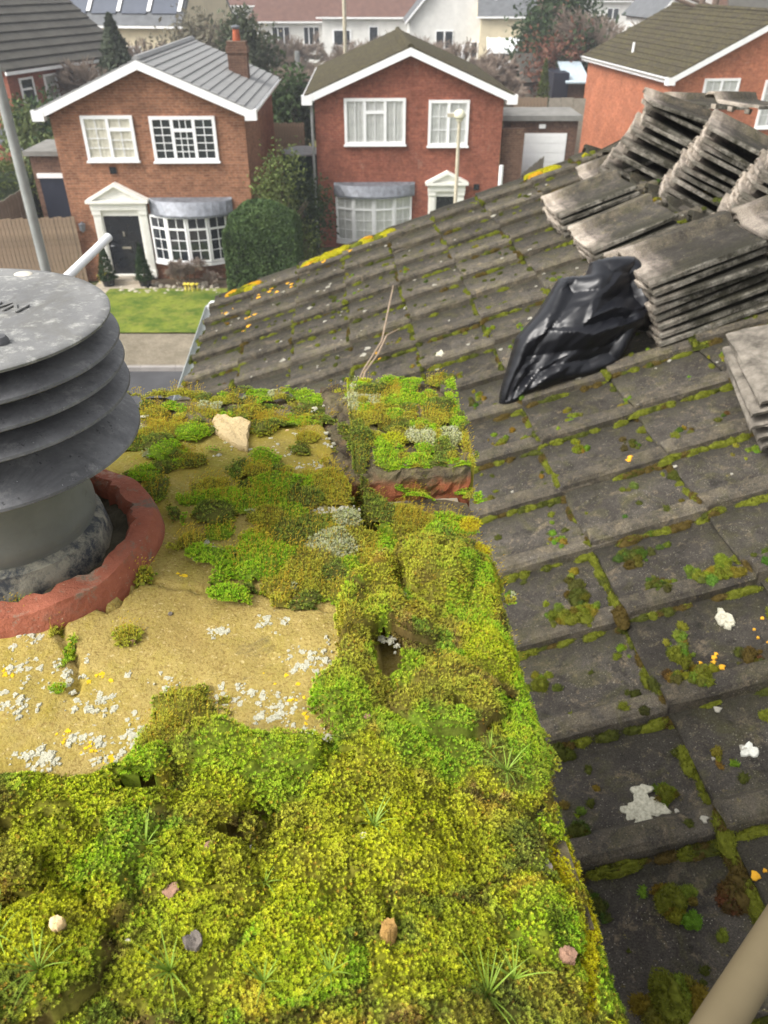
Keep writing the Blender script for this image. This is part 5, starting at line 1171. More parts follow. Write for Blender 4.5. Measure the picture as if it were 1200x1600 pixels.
for f_, i_, h_s, thr in ((f3, id3, .0065, .5), (f4, id4, .0105, .62)):
    T1 = h_s * dome(f_, .25 + .35 * i_) ** .8 * (i_ > thr) * (cover > .5); nw = T1 > Tm; pick = (i_ * 13.7) % 1
    cc_ = np.where(pick[..., None] < .35, np.array(DK), np.where(pick[..., None] < .6, np.array(OL), np.where(pick[..., None] < .88, np.array(BG), np.array(GG)))); C = np.where(nw[..., None], cc_, C); seta = np.where(nw, .35 * (pick > .4) * (pick < .6), seta); Tm = np.maximum(Tm, T1)
for (cx, cy, rx, ry) in [(888, 1335, 30, 44), (926, 1480, 17, 110), (738, 800, 22, 12), (757, 838, 14, 13)]:
    q = np.hypot((px - cx) / rx, (py - cy) / ry) + .5 * (fbm(px, py, 16, 97, 3) - .5); C = mixc(C, YB, sst(q, 1.05, .85)); Tm = Tm * (1 - .6 * sst(q, 1.05, .85)) + .0022 * sst(q, 1.05, .85)
# a few gaps where stone and brick show through the carpet
for (cx, cy, rx, ry) in [(606, 1040, 26, 44), (862, 1355, 14, 12), (895, 1500, 10, 16), (770, 1085 - 4, 0, 0), (850, 1248, 10, 8), (800, 1085, 12, 10), (570, 1330, 12, 12), (605, 1480, 12, 30), (690, 880, 14, 10), (150, 1440, 14, 30), (370, 1345, 26, 16), (230, 1270, 50, 14), (410, 1300, 16, 16)]:
    if rx: Tm = Tm * sst(np.hypot((px - cx) / rx, (py - cy) / ry) + .8 * (fbm(px, py, 20, 91, 3) - .5), .75, 1.15)
C = C * (.92 + 1.0 * vn(gx, gy, .005, 71))[..., None]
Z = base + Tm; keep = Tm > .0012
MOSS = vcol('moss', .8, .15, .22, 500, .1)
# soft under-mat
F = grid_faces(*gx.shape, keep=keep); Vm = np.stack([gx, gy, Z - .0012], -1).reshape(-1, 3)
u_ = np.unique(F); mp = np.zeros(len(Vm), int); mp[u_] = np.arange(len(u_))
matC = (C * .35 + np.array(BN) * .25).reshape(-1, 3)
gzy, gzx = np.gradient(Z, ms)
def sample(n, dens, seed):
    g = np.random.default_rng(seed); i = g.choice(gx.size, n, p=(dens / dens.sum()).ravel()); iy, ix = np.unravel_index(i, gx.shape)
    o = (g.random((n, 2)) - .5) * ms; P = np.stack([gx[iy, ix] + o[:, 0], gy[iy, ix] + o[:, 1], Z[iy, ix]], 1)
    N = np.stack([-gzx[iy, ix], -gzy[iy, ix], np.full(n, 1.)], 1); N[:, :2] *= .8; N /= np.linalg.norm(N, axis=1)[:, None]
    return P, N, C[iy, ix], iy, ix, g
area = keep.sum() * ms * ms
slope = np.sqrt(1 + gzx ** 2 + gzy ** 2); dist_w = np.clip(1.5 - gy * .9, .6, 1.5)
def tufts(n, nb, ln, wd, spread, seed, dens, lift=0, tipc=1.35):
    P, N, c, iy, ix, g = sample(n, dens, seed); N = N + g.normal(size=N.shape) * .16; N /= np.linalg.norm(N, axis=1)[:, None]
    A = np.cross(N, [0.1, 1, .2]); A /= np.linalg.norm(A, axis=1)[:, None]; B = np.cross(N, A)
    sc = (.7 + .7 * g.random(n)) ; ph = g.random(n) * 6.28; br = (.7 + .6 * g.random(n))[:, None]
    ru_ = g.random(n)[:, None]; rust = (ru_ < .035) * .7; c = c * (1 - rust) + np.array([.38, .20, .03]) * rust; lim2 = ((ru_ > .86)) * .6; c = c * (1 - lim2) + np.array([.42, .46, .05]) * lim2
    Vs = []; Cs = []
    for k in range(nb):
        a = ph + 6.283 * k / nb + g.normal(size=n) * .2; d = A * np.cos(a)[:, None] + B * np.sin(a)[:, None]; sd_ = -A * np.sin(a)[:, None] + B * np.cos(a)[:, None]
        L = (ln * sc)[:, None]; sp = spread * (.75 + .5 * g.random(n))[:, None]; dr = d * sp + N; dr /= np.linalg.norm(dr, axis=1)[:, None]
        b0 = P + N * lift; w_ = wd * sc[:, None]
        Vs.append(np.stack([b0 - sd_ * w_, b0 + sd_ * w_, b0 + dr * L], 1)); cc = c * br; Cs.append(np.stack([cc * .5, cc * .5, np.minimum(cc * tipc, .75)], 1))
    V = np.stack(Vs, 1).reshape(-1, 3); Cc = np.stack(Cs, 1).reshape(-1, 3); return V, np.arange(len(V)).reshape(-1, 3), Cc
star = sst(py, 1180, 1300) * (Tm > .003)
dens_v = (.35 + .65 * sst(fbm(gx, gy, .012, 88, 3), .35, .55)) * (1 - .6 * crev)
D1 = keep * slope * dist_w * (1 - .6 * star) * dens_v; D2 = keep * slope * star * dens_v
V1, F1, C1 = tufts(125000, 5, .0020, .00027, .65, 1, D1, 0, 1.9)
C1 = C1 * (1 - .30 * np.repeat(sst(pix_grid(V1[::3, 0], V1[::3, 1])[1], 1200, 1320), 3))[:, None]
V2, F2, C2 = tufts(40000, 6, .00125, .00036, 1.2, 2, D2, .0012, 1.7)
V4, F4, C4 = tufts(22000, 5, .0026, .00035, .5, 7, D2, 0, .8); C4 = C4 * np.array([.62, .6, .9])
# setae
P, N, c, iy, ix, g = sample(5500, keep * seta * (Tm > .0015), 5); n = len(P); N = N * .6 + np.array([.12, 0, .8]) + g.normal(size=N.shape) * .16; N /= np.linalg.norm(N, axis=1)[:, None]
L = (.005 + .007 * g.random(n))[:, None]; A = np.cross(N, [0, 1, 0.]); A /= np.linalg.norm(A, axis=1)[:, None]; T_ = P + N * L; w_ = .00017
N2 = N + np.array([.5, -.1, -.2]); N2 /= np.linalg.norm(N2, axis=1)[:, None]
Vs = np.stack([P - A * w_, P + A * w_, T_, T_ - A * .0005, T_ + A * .0005, T_ + N2 * .0026], 1).reshape(-1, 3); Fs = (np.arange(n) * 6)[:, None, None] + np.array([[0, 1, 2], [3, 4, 5]]); Fs = Fs.reshape(-1, 3)
k = g.random(n)[:, None]; cs = np.array([.46, .27, .03]) * (1 - k) + np.array([.55, .46, .05]) * k; Cs = np.repeat(cs, 6, 0)
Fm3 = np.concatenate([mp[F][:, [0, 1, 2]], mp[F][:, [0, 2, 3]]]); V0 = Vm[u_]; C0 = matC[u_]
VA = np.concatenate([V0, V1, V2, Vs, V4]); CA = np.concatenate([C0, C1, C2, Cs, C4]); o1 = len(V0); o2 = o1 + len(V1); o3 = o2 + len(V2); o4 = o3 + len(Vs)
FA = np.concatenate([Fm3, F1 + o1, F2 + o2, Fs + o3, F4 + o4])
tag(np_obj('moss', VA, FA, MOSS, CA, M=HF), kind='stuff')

# ---- lichen crusts, white and yellow, on the mortar
t = NT('white_lichen'); p = t.pos(); t.base(t.mix(t.noise(p, 240, 3, .7), (.26, .25, .17), (.60, .58, .46))); t.rough(.95, .1); t.bump(t.noise(p, 500, 3), .8, .002); LW = t.m
LY = simple('yellow_lichen', (.62, .42, .02), .9, .25, 150, .1, bump=.6, bd=.001, pos=True)
g = random.Random(12)
def crust(b, x, y, z, r, hh=.0003, e=1.0):
    n = 11; ph = g.random() * 6; V = [(x, y, z + hh)]
    for k in range(n):
        a = ph + 6.283 * k / n; q = r * g.uniform(.45, 1.25); V.append((x + q * math.cos(a) * .75, y + q * math.sin(a) * .75 * e, z + hh * .9))
    for k in range(n):
        a = ph + 6.283 * k / n; q = math.hypot(V[1 + k][0] - x, (V[1 + k][1] - y) / e) * 1.33; V.append((x + q * math.cos(a), y + q * math.sin(a) * e, z - .001))
    F = [(0, 1 + k, 1 + (k + 1) % n) for k in range(n)] + [(1 + k, 1 + n + k, 1 + n + (k + 1) % n, 1 + (k + 1) % n) for k in range(n)]
    b.add(V, F)
def hz(x, y):
    X = np.array([[x]]); Y = np.array([[y]]); P_, Q_ = pix_grid(X, Y); return CT + .006 + float(mortar_h(X, Y, P_, Q_)[0, 0])
bw, by_ = MB(), MB()
for (cx, cy, rx, ry, n) in [(168, 1112, 30, 18, 18), (100, 1078, 36, 22, 15), (55, 1018, 24, 12, 12), (343, 1001, 24, 10, 9), (485, 1040, 40, 32, 26), (380, 1095, 60, 22, 22), (440, 1125, 44, 28, 30), (500, 1165, 26, 20, 13), (30, 1065, 30, 30, 14), (32, 1125, 30, 16, 12), (60, 1195, 44, 18, 26), (130, 1165, 40, 14, 14), (175, 1195, 30, 24, 22), (228, 1170, 26, 24, 18), (325, 885, 28, 12, 16), (490, 748, 30, 10, 12), (430, 985, 30, 24, 10), (200, 1080, 80, 60, 14), (120, 1110, 120, 80, 12), (606, 1010, 12, 12, 4), (520, 700, 20, 14, 5), (470, 650, 200, 6, 5), (505, 815, 34, 12, 14), (560, 805, 20, 8, 5), (400, 720, 120, 20, 12), (350, 700, 160, 40, 8), (230, 655, 22, 8, 8)]:
    for _ in range(n):
        a = g.random() * 6.28; q = g.random() ** .7; x, y = top_at(cx + rx * q * math.cos(a), cy + ry * q * math.sin(a)); [crust(bw, x + g.gauss(0, .003), y + g.gauss(0, .003), hz(x, y), g.choice([.0005, .0007, .0009, .0013, .0018, .0024, .0036]), e=1.1) for _k in range(3)]
for (cx, cy, rx, ry, n) in [(160, 1080, 20, 10, 5), (145, 1185, 16, 14, 9), (110, 1165, 26, 10, 6), (172, 1200, 12, 8, 3), (480, 1115, 30, 40, 8), (288, 920, 14, 8, 5), (20, 1080, 20, 14, 5), (230, 700, 20, 6, 3), (450, 1085, 60, 50, 8)]:
    for _ in range(n):
        a = g.random() * 6.28; q = g.random() ** .7; x, y = top_at(cx + rx * q * math.cos(a), cy + ry * q * math.sin(a)); crust(by_, x, y, hz(x, y), g.uniform(.001, .003), .0003)
tag(bw.build('white_lichen', LW, M=HF), kind='stuff'); tag(by_.build('yellow_lichen', LY, M=HF), kind='stuff')

# ---- terracotta pot rim, broken on its inner edge
c = PC; n = 96; V = []; F = []
for k in range(n):
    a = 6.283 * k / n; ri = .0855 + .006 * (vn(np.array([math.cos(a) * 2 + 3]), np.array([math.sin(a) * 2 + 3]), .22, 3)[0] - .5) * 2 + .007 * (vn(np.array([math.cos(a) * 9 + 30]), np.array([math.sin(a) * 9 + 30]), .5, 6)[0] - .5); ro = .1115 + .0012 * math.sin(a * 5)
    zt = -.3845 + .004 * math.sin(a + 1) + .0016 * math.sin(a * 11)
    for r, z in ((ro + .003, -.5), (ro + .003, zt - .028), (ro, zt - .01), (ro - .004, zt - .001), (ri + .004, zt), (ri, zt - .006), (ri - .002, -.42), (ri - .002, -.5)):
        V.append((c[0] + r * math.cos(a), c[1] + r * math.sin(a), z))
for k in range(n):
    for i in range(7): F.append((k * 8 + i, ((k + 1) % n) * 8 + i, ((k + 1) % n) * 8 + i + 1, k * 8 + i + 1))
t = NT('terracotta'); p = t.pos(); cc = t.mix(t.ramp(t.noise(p, 22, 6, .7), [(.3, 0.), (.7, 1.)]), srgb(128, 72, 54), srgb(158, 96, 74))
cc = t.mix(t.ramp(t.noise(p, 38, 6, .8), [(.54, 0.), (.62, .75)]), cc, srgb(136, 126, 108)); cc = t.mix(t.ramp(t.noise(p, 19, 6, .85), [(.52, 0.), (.6, .7)]), cc, srgb(92, 78, 66)); cc = t.mix(t.ramp(t.noise(p, 8, 6, .85), [(.55, 0.), (.64, .5)]), cc, srgb(178, 160, 140)); cc = t.mix(t.ramp(t.noise(p, 260, 3, .7), [(.68, 0.), (.73, .6)]), cc, srgb(200, 184, 160)); cc = t.mix(t.ramp(t.noise(p, 30, 4, .8), [(.6, 0.), (.72, .5)]), cc, srgb(110, 96, 84))
t.base(cc); t.rough(.85, .25); t.bump(t.math('ADD', t.noise(p, 120, 5, .7), t.noise(p, 30, 3)), .8, .0025); TERR = t.m
pot = MB().add(V, F).build('chimney_pot', TERR, M=HF, smooth=True, label='broken red terracotta chimney pot rim round the grey cowl'); tag(pot, cat='chimney pot')
# fill between pot and cowl pipe: broken mortar and moss
b = MB(); n = 72; V = []; F = []; rr = [.066, .07, .076, .082, .09]
for k in range(n):
    a = 6.283 * k / n
    for r in rr: V.append((c[0] + r * math.cos(a), c[1] + r * math.sin(a), -.402 + .014 * (fbm(np.array([r * math.cos(a) + 5]), np.array([r * math.sin(a) + 5]), .03, 8)[0] - .5) * 2 - .03 * sst((a / 6.283 - .9) % 1, .35, 0) * 0))
for k in range(n):
    for i in range(len(rr) - 1): F.append((k * len(rr) + i, k * len(rr) + i + 1, ((k + 1) % n) * len(rr) + i + 1, ((k + 1) % n) * len(rr) + i))
b.add(V, F).build('pot_mortar', simple('dark_grit', (.09, .08, .055), .95, .4, 60, .1, bump=.8, bd=.003), pot, HF, smooth=True)

# ---- grey cowl with four louvres and a flat cap
t = NT('weathered_grey_plastic'); p = t.pos(); cc = t.mix(t.ramp(t.noise(p, 16, 6, .75), [(.3, 0.), (.7, 1.)]), srgb(82, 82, 84), srgb(118, 118, 119))
cc = t.mix(t.ramp(t.noise(p, 9, 6, .85, .8), [(.46, 0.), (.62, .55)]), cc, srgb(58, 58, 60)); cc = t.mix(t.ramp(t.noise(p, 45, 6, .85), [(.54, 0.), (.66, .5)]), cc, srgb(146, 145, 142)); cc = t.mix(t.ramp(t.noise(p, 200, 2, .7), [(.66, 0.), (.72, .75)]), cc, srgb(50, 50, 52)); cc = t.mix(t.ramp(t.noise(p, 330, 2, .7), [(.72, 0.), (.76, .6)]), cc, srgb(190, 190, 192))
t.base(cc); t.rough(.5, .45); t.bump(t.noise(p, 90, 5, .7), .35, .0012); GP = t.m
t = NT('pale_grey_cap'); p = t.pos(); cc = t.mix(t.ramp(t.noise(p, 14, 6, .75), [(.3, 0.), (.7, 1.)]), srgb(98, 98, 98), srgb(126, 126, 124))
cc = t.mix(t.ramp(t.noise(p, 55, 6, .8), [(.52, 0.), (.66, .6)]), cc, srgb(186, 186, 178)); cc = t.mix(t.ramp(t.noise(p, 180, 3, .7), [(.66, 0.), (.72, .6)]), cc, srgb(92, 92, 88)); cc = t.mix(t.ramp(t.noise(p, 10, 6, .85, .8), [(.5, 0.), (.64, .5)]), cc, srgb(96, 94, 86)); t.base(cc); t.rough(.6, .35); t.bump(t.noise(p, 120, 5, .75), .5, .0012); GCAP = t.m
t = NT('green_grey_pipe'); p = t.pos(); cc = t.mix(t.ramp(t.noise(p, 12, 5, .7), [(.3, 0.), (.7, 1.)]), srgb(98, 101, 97), srgb(122, 124, 119)); cc = t.mix(t.ramp(t.noise(p, 60, 5, .8), [(.6, 0.), (.7, .4)]), cc, srgb(80, 82, 74)); t.base(cc); t.rough(.6, .35); t.bump(t.noise(p, 60, 5), .3, .001); GPIPE = t.m
cw = empty('chimney_cowl', HF @ Matrix.Translation((c[0], c[1], -.41)), 'grey louvred chimney cowl with round flat cap at the left', 'chimney cowl')
CA_ = HF @ Matrix.Translation((c[0], c[1], 0)) @ Matrix.Rotation(R(1.2), 4, 'Y')
b = MB(); prof = [(0, -.196), (.085, -.1955), (.1035, -.1968), (.1045, -.1962), (.111, -.1966), (.1120, -.1974), (.1118, -.1992), (.1105, -.1996), (.06, -.2005), (0, -.2005)]
cap = b.lathe(prof, (0, 0), 96).build('cap', GCAP, cw, CA_, smooth=True)
for r0, z0, ri in ((.1150, -.2165, .075), (.1155, -.2345, .074), (.1165, -.2545, .073), (.1185, -.290, .068)):
    dz = .026 if r0 > .118 else .012
    MB().lathe([(ri, z0 + dz), (ri + .01, z0 + dz - .002), (r0 - .004, z0 + .0035), (r0, z0 + .0012), (r0 + .0005, z0 - .0008), (r0 - .001, z0 - .002), (r0 - .006, z0 + .0002), (ri, z0 + dz - .005)], (0, 0), 96, closed=True).build('louvre', GP, cw, CA_, smooth=True)
MB().lathe([(.055, -.203), (.055, -.27)], (0, 0), 32).build('inner_mesh', simple('dark_mesh', (.02, .02, .02), .8), cw, CA_)
pp = MB().lathe([(.060, -.268), (.069, -.274), (.0695, -.35), (.071, -.356), (.0715, -.366), (.069, -.370), (.0685, -.43), (.06, -.43)], (0, 0), 80).build('pipe', GPIPE, cw, CA_, smooth=True)
t = NT('flaked_cement'); p = t.pos(); cc = t.mix(t.ramp(t.noise(p, 40, 6, .8), [(.42, 0.), (.6, 1.)]), srgb(66, 69, 72), srgb(146, 142, 126)); t.base(cc); t.rough(.9, .2); t.bump(t.noise(p, 80, 5), .8, .003)
MB().lathe([(.069, -.372), (.075, -.376), (.0795, -.398), (.0815, -.43)], (0, 0), 72).build('cement_collar', t.m, cw, CA_, smooth=True)
q = HFi @ Vector(at_z(-3, 530, -.194)); MB().lathe([(0, .004), (.005, .0035), (.0065, .001), (.0065, -.002)], (0, 0), 12).build('cap_screw', GP, cap, HF @ Matrix.Translation((q.x, q.y, -.1955)), smooth=True)
# raised lettering, only its end is in the picture
fc = bpy.data.curves.new('lettering', 'FONT'); fc.body = 'WN'; fc.size = .020; fc.extrude = .0004; fc.bevel_depth = .0002
o_ = bpy.data.objects.new('tmp', fc); me = bpy.data.meshes.new_from_object(o_); bpy.data.objects.remove(o_); me.name = 'lettering'; me.materials.append(GCAP)
q = HFi @ Vector(at_z(14, 476, -.196)); link('lettering', me, HF @ Matrix.Translation((q.x - .022, q.y - .004, -.1957)) @ rz(-.35), cap)
# small pale flange visible on the cap's far rim
q = HFi @ Vector(at_z(33, 419, -.192)); MB().lathe([(0, .0012), (.006, .001), (.0075, 0), (.0075, -.004)], (0, 0), 20).build('rim_plug', simple('pale_plug', (.6, .56, .47), .6), cap, HF @ Matrix.Translation((q.x, q.y, -.197)), smooth=True)

# ---- white plastic pipe behind the cowl
a_ = Vector(ray(168, 372)) * 1.42; b_ = Vector(ray(108, 430)) * 1.28; d_ = (b_ - a_)
far = b_ + d_ * 4.2
e = empty('white_pipe', Matrix.Translation(far), 'white plastic pipe rising behind the grey cowl towards the black door', 'pipe')
MB().tube([tuple(a_), tuple(far)], .0074, 16).build('tube', M['white'], e, Matrix.Identity(4), smooth=True)
MB().tube([tuple(a_ + d_ * .0), tuple(a_ - d_.normalized() * .004)], .0081, 16).build('end_cap', simple('pale_end', (.7, .72, .72), .4), e, Matrix.Identity(4))

# ---- loose pieces on the chimney
def stone_mesh(name, outline, thick, m, M_, label=None, cat=None, tilt=(0, 0), bumpy=.0012, seed=0, colr=None):
    """a flat chip: polygon outline (metres) with thickness, edges chipped"""
    g_ = np.random.default_rng(seed); P = np.array(outline, float); n = 40; Q = []
    L = np.linalg.norm(np.roll(P, -1, 0) - P, axis=1); cum = np.concatenate([[0], np.cumsum(L)]); 
    for t_ in np.linspace(0, cum[-1], n, endpoint=False):
        i = np.searchsorted(cum, t_, 'right') - 1; Q.append(P[i] + (P[(i + 1) % len(P)] - P[i]) * (t_ - cum[i]) / L[i])
    Q = np.array(Q) + g_.normal(size=(n, 2)) * bumpy * .5; c_ = Q.mean(0); V = []; rings = [(0.0, 0), (.0, .25), (.35, 0), (.7, 0), (.96, 0), (1, .2), (.97, .75), (.8, 1)]
    V = [(c_[0], c_[1], thick)]; F = []
    for s_, dz in ((.35, 0), (.7, 0), (.96, 0.02), (1.0, .2), (.98, .6), (.85, 1)):
        for q in Q: w = c_ + (q - c_) * s_; V.append((w[0], w[1], thick * (1 - dz) * (.6 + .8 * fbm(np.array([w[0] * 1.0 + seed]), np.array([w[1]]), bumpy * 8 + .002, seed, 3)[0])))
    V.append((c_[0], c_[1], 0)); 
    for k in range(n):
        F.append((0, 1 + k, 1 + (k + 1) % n)); F.append((len(V) - 1, 1 + 5 * n + (k + 1) % n, 1 + 5 * n + k))
        for r in range(5): F.append((1 + r * n + k, 1 + (r + 1) * n + k, 1 + (r + 1) * n + (k + 1) % n, 1 + r * n + (k + 1) % n))
    return tag(MB().add(V, F).build(name, m, M=M_, smooth=True, label=label, center=np.array([c_[0], c_[1], 0])), cat=cat)
x, y = top_at(368, 690, CT); pts = [(331, 648), (336, 643), (352, 643), (372, 648), (394, 654), (389, 668), (388, 692), (386, 697), (374, 693), (352, 680), (337, 668)]
zs = CT + .022; ol = []
for q in pts: X, Y = top_at(*q, zs); ol.append((X - x, Y - y))
t = NT('pale_mortar_chip'); p = t.pos(); cc = t.mix(t.noise(p, 60, 5, .8), srgb(176, 152, 108), srgb(214, 194, 152)); cc = t.mix(t.ramp(t.noise(p, 300, 2), [(.6, 0.), (.7, .5)]), cc, srgb(120, 100, 70)); t.base(cc); t.rough(.95, .1); t.bump(t.noise(p, 260, 4), .9, .002); CHIP = t.m
stone_mesh('mortar_chip', ol, .012, CHIP, HF @ Matrix.Translation((x, y, zs - .014)) @ Matrix.Rotation(-.06, 4, 'Y'), 'pale triangular chip of mortar lying near the far brick row', 'stone', seed=3)
BRN = simple('brown_flake', srgb(150, 118, 98), .9, .35, 120, .1, bump=.6, bd=.002); WHT = simple('white_flake', (.66, .62, .52), .8, .2, 150, .2); GRY = simple('grey_stone', srgb(120, 112, 104), .9, .3, 60, .1, bump=.8, bd=.003); CRM = simple('cream_husk', srgb(216, 186, 140), .7, .2, 90, .2)
def zsurf(x, y):
    i = int(round((y - gy[0, 0]) / ms)); j = int(round((x - gx[0, 0]) / ms)); i = min(max(i, 0), gx.shape[0] - 1); j = min(max(j, 0), gx.shape[1] - 1); return float(Z[i, j])
g = random.Random(3)
for (cx, cy, r, th2, m, nm, lab, cat) in [(271, 980, 6, .004, GRY, 'pebble', 'small dark pebble alone on the bare sandy mortar', 'pebble'), (600, 874, 8, .003, WHT, 'white_seed', 'round white seed on the moss near the raised brick', 'seed'), (198, 1437, 13, .004, WHT, 'pale_flake', 'pale pinkish flake in the moss at the lower left', 'flake'), (122, 1508, 17, .010, CRM, 'curled_husk', 'curled cream seed husk in the moss at the lower left', 'seed husk'), (216, 1514, 8, .003, WHT, 'pale_flake', 'small cream flake right of the curled husk', 'flake'), (318, 1518, 24, .007, GRY, 'stone_chip', 'grey-brown stone chip in the bottom moss', 'stone'), (282, 1441, 20, .006, BRN, 'dead_leaf', 'crumpled brown dead leaf in the moss, left of centre', 'leaf'), (340, 1375, 15, .004, BRN, 'bark_flake', 'pale brown flake above the dead leaf', 'flake'), (242, 1285, 10, .004, GRY, 'lichen_stone', 'small pinkish grey stone below the mortar crack', 'stone'), (848, 1356, 30, .010, GRY, 'stone_chip', 'rough grey-white stone in the moss at the right edge of the chimney', 'stone'), (885, 1492, 24, .009, BRN, 'stone_chip', 'rough brownish stone below the grey-white one at the right edge', 'stone'), (606, 1512, 20, .012, simple('seed_head', srgb(176, 140, 84), .9, .3, 200, .1, bump=.8, bd=.003), 'seed_head', 'brown seed head sticking out of the moss at the bottom', 'seed head'), (568, 1352, 10, .004, WHT, 'pale_flake', 'small white flake beside the grass tuft in the middle moss', 'flake'), (525, 568 + 115, 5, .003, BRN, 'pale_flake', 'tiny brown flake near the gap of the raised brick', 'flake'), (450, 689, 6, .003, CRM, 'pebble', 'small pinkish pebble right of the triangular chip', 'pebble'), (214, 1026, 6, .003, BRN, 'bark_flake', 'dark brown scrap beside the lone moss cushion on the mortar', 'flake'), (400, 1360, 8, .003, WHT, 'pale_flake', 'small white speck in the moss right of the brown flake', 'flake'), (575, 1163, 9, .003, BRN, 'pale_flake', 'pinkish flake between the mossy humps', 'flake')]:
    x, y = top_at(cx, cy); s_ = r / 1200 * .42 / abs(ray(cx, cy)[2]) * .6; z_ = zsurf(x, y) - .002
    ol = [(s_ * g.uniform(.75, 1.2) * math.cos(a), s_ * g.uniform(.75, 1.2) * math.sin(a)) for a in np.linspace(0, 6.28, 9)[:-1]]
    stone_mesh(nm, ol, th2, m, HF @ Matrix.Translation((x, y, z_ - .001)) @ Matrix.Rotation(g.uniform(-.2, .2), 4, 'X'), lab, cat, seed=int(cx), bumpy=s_ * .12)
# grass tufts growing in the moss
GR = simple('grass_blade', srgb(124, 150, 52), .6, .3, 30, .3)
for (cx, cy, sz, nb, lab) in [(585, 1335, .020, 9, 'thin grass tuft in the middle of the moss'), (790, 1215, .024, 14, 'bright grass tuft near the right edge of the chimney'), (765, 1180, .016, 8, 'small grass tuft above the bright one at the right edge'), (760, 1570, .030, 16, 'grass tuft at the bottom right of the moss'), (280, 1560, .026, 12, 'spiky grass tuft at the bottom, left of centre'), (420, 1575, .022, 10, 'grass tuft at the bottom centre'), (95, 1580, .024, 12, 'grass tuft in the lower left corner'), (245, 1375, .020, 7, 'sparse grass blades among the left moss humps'), (420, 1415, .016, 6, 'few grass blades in the yellow moss'), (45, 985, .016, 14, 'little grass tuft under the terracotta rim'), (800, 1545, .02, 8, 'grass tuft right of the bottom right one'), (520, 1560, .02, 9, 'grass tuft beside the brown seed head'), (30, 1520, .018, 7, 'few blades by the curled husk at the left edge')]:
    x, y = top_at(cx, cy); z_ = zsurf(x, y); b = MB(); V = []; F = []
    for k in range(int(nb * 1.6)):
        a = g.random() * 6.28; le = sz * g.uniform(.6, 1.2); lean = g.uniform(.4, 1.3); d = np.array([math.cos(a), math.sin(a)]); s2 = np.array([-d[1], d[0]]); o_ = len(V)
        for j in range(5):
            q = j / 4; w_ = .0005 * (1 - q * .9); rr_ = le * q * lean * .75; zz = le * (q - .45 * q * q * lean); P_ = np.array([x, y]) + d * rr_
            V += [(*(P_ - s2 * w_), z_ + zz), (*(P_ + s2 * w_), z_ + zz)]
        F += [(o_ + 2 * j, o_ + 2 * j + 1, o_ + 2 * j + 3, o_ + 2 * j + 2) for j in range(4)]
    tag(b.add(V, F).build('grass_tuft', GR, M=HF, label=lab), cat='grass tuft', group='grass tufts in the moss')

# ------------------------------------------------------------------ moss and lichen on the tiled roof
RMOSS = vcol('roof_moss', .9, .1, .25, 120, .1)
def cushions(name, items, seed=0, tn=1.0, single=False):
    """items: (s, u, z, rs, ru, h, colour) in roof coordinates -> one mesh of domes with tufts"""
    g_ = np.random.default_rng(seed); Vs, Fs, Cs = [], [], []; o = 0
    for (s, u, z, rs, ru, h, col) in items:
        nr, na = 5, 14; a = np.arange(na) / na * 6.283; ph = g_.random(4) * 6.28
        ed = 1 + .16 * np.sin(a * 2 + ph[0]) + .12 * np.sin(a * 3 + ph[1]) + .08 * np.sin(a * 5 + ph[2])
        P = [[s, u, z + h]]
        for r in range(1, nr + 1):
            q = r / nr; P += [[s + rs * q * e_ * math.cos(b_), u + ru * q * e_ * math.sin(b_), z + h * math.sqrt(max(0, 1 - q * q)) * (1 + .18 * g_.normal() * (q < .95)) - (.004 if r == nr else 0)] for b_, e_ in zip(a, ed)]
        P = np.array(P); T_ = [[0, 1 + k, 1 + (k + 1) % na] for k in range(na)]
        for r in range(nr - 1):
            for k in range(na): A_ = 1 + r * na + k; B_ = 1 + r * na + (k + 1) % na; T_ += [[A_, A_ + na, B_ + na], [A_, B_ + na, B_]]
        c_ = np.array(col)[None] * (.75 + .5 * g_.random((len(P), 1))); Vs.append(P); Fs.append(np.array(T_) + o); Cs.append(c_ * .8); o += len(P)
        nt = int(max(16, min(1500, rs * ru * 700000)) * tn); q = np.sqrt(g_.random(nt)) * .99; b_ = g_.random(nt) * 6.283; e_ = np.interp(b_, a, ed)
        C_ = np.stack([s + rs * q * e_ * np.cos(b_), u + ru * q * e_ * np.sin(b_), z + h * np.sqrt(1 - q * q) - .001], 1)
        N_ = np.stack([q * np.cos(b_), q * np.sin(b_), np.sqrt(1 - q * q) + .3], 1) + g_.normal(size=(nt, 3)) * .35; N_ /= np.linalg.norm(N_, axis=1)[:, None]
        X_ = np.cross(N_, g_.normal(size=(nt, 3))); X_ /= np.linalg.norm(X_, axis=1)[:, None]; L_ = (.004 + .003 * g_.random(nt))[:, None]
        Vs.append(np.stack([C_ - X_ * .0011, C_ + X_ * .0011, C_ + N_ * L_], 1).reshape(-1, 3)); Fs.append(np.arange(3 * nt).reshape(-1, 3) + o); o += 3 * nt
        cc = np.array(col)[None] * (.7 + .7 * g_.random((nt, 1))); Cs.append(np.repeat(cc, 3, 0))
    return np_obj(name, np.concatenate(Vs), np.concatenate(Fs), RMOSS, np.concatenate(Cs), M=RF)
RG, RD, RB, RY, ROr = (.14, .155, .018), (.07, .08, .015), (.09, .065, .018), (.36, .33, .015), (.55, .30, .02)
def ztile(s, u):
    k = math.floor((s - S0) / EX); f = (s - S0) / EX - k; v_ = ((u - U0) / TWd) % 1 * TWd
    pr = np.interp(v_, [0, .003, .012, .062, .084, .10, .3], [.0, .034, .043, .045, .012, .007, .010]); return th_ - .048 + .014 + pr - f * th_
g = random.Random(21); items = []
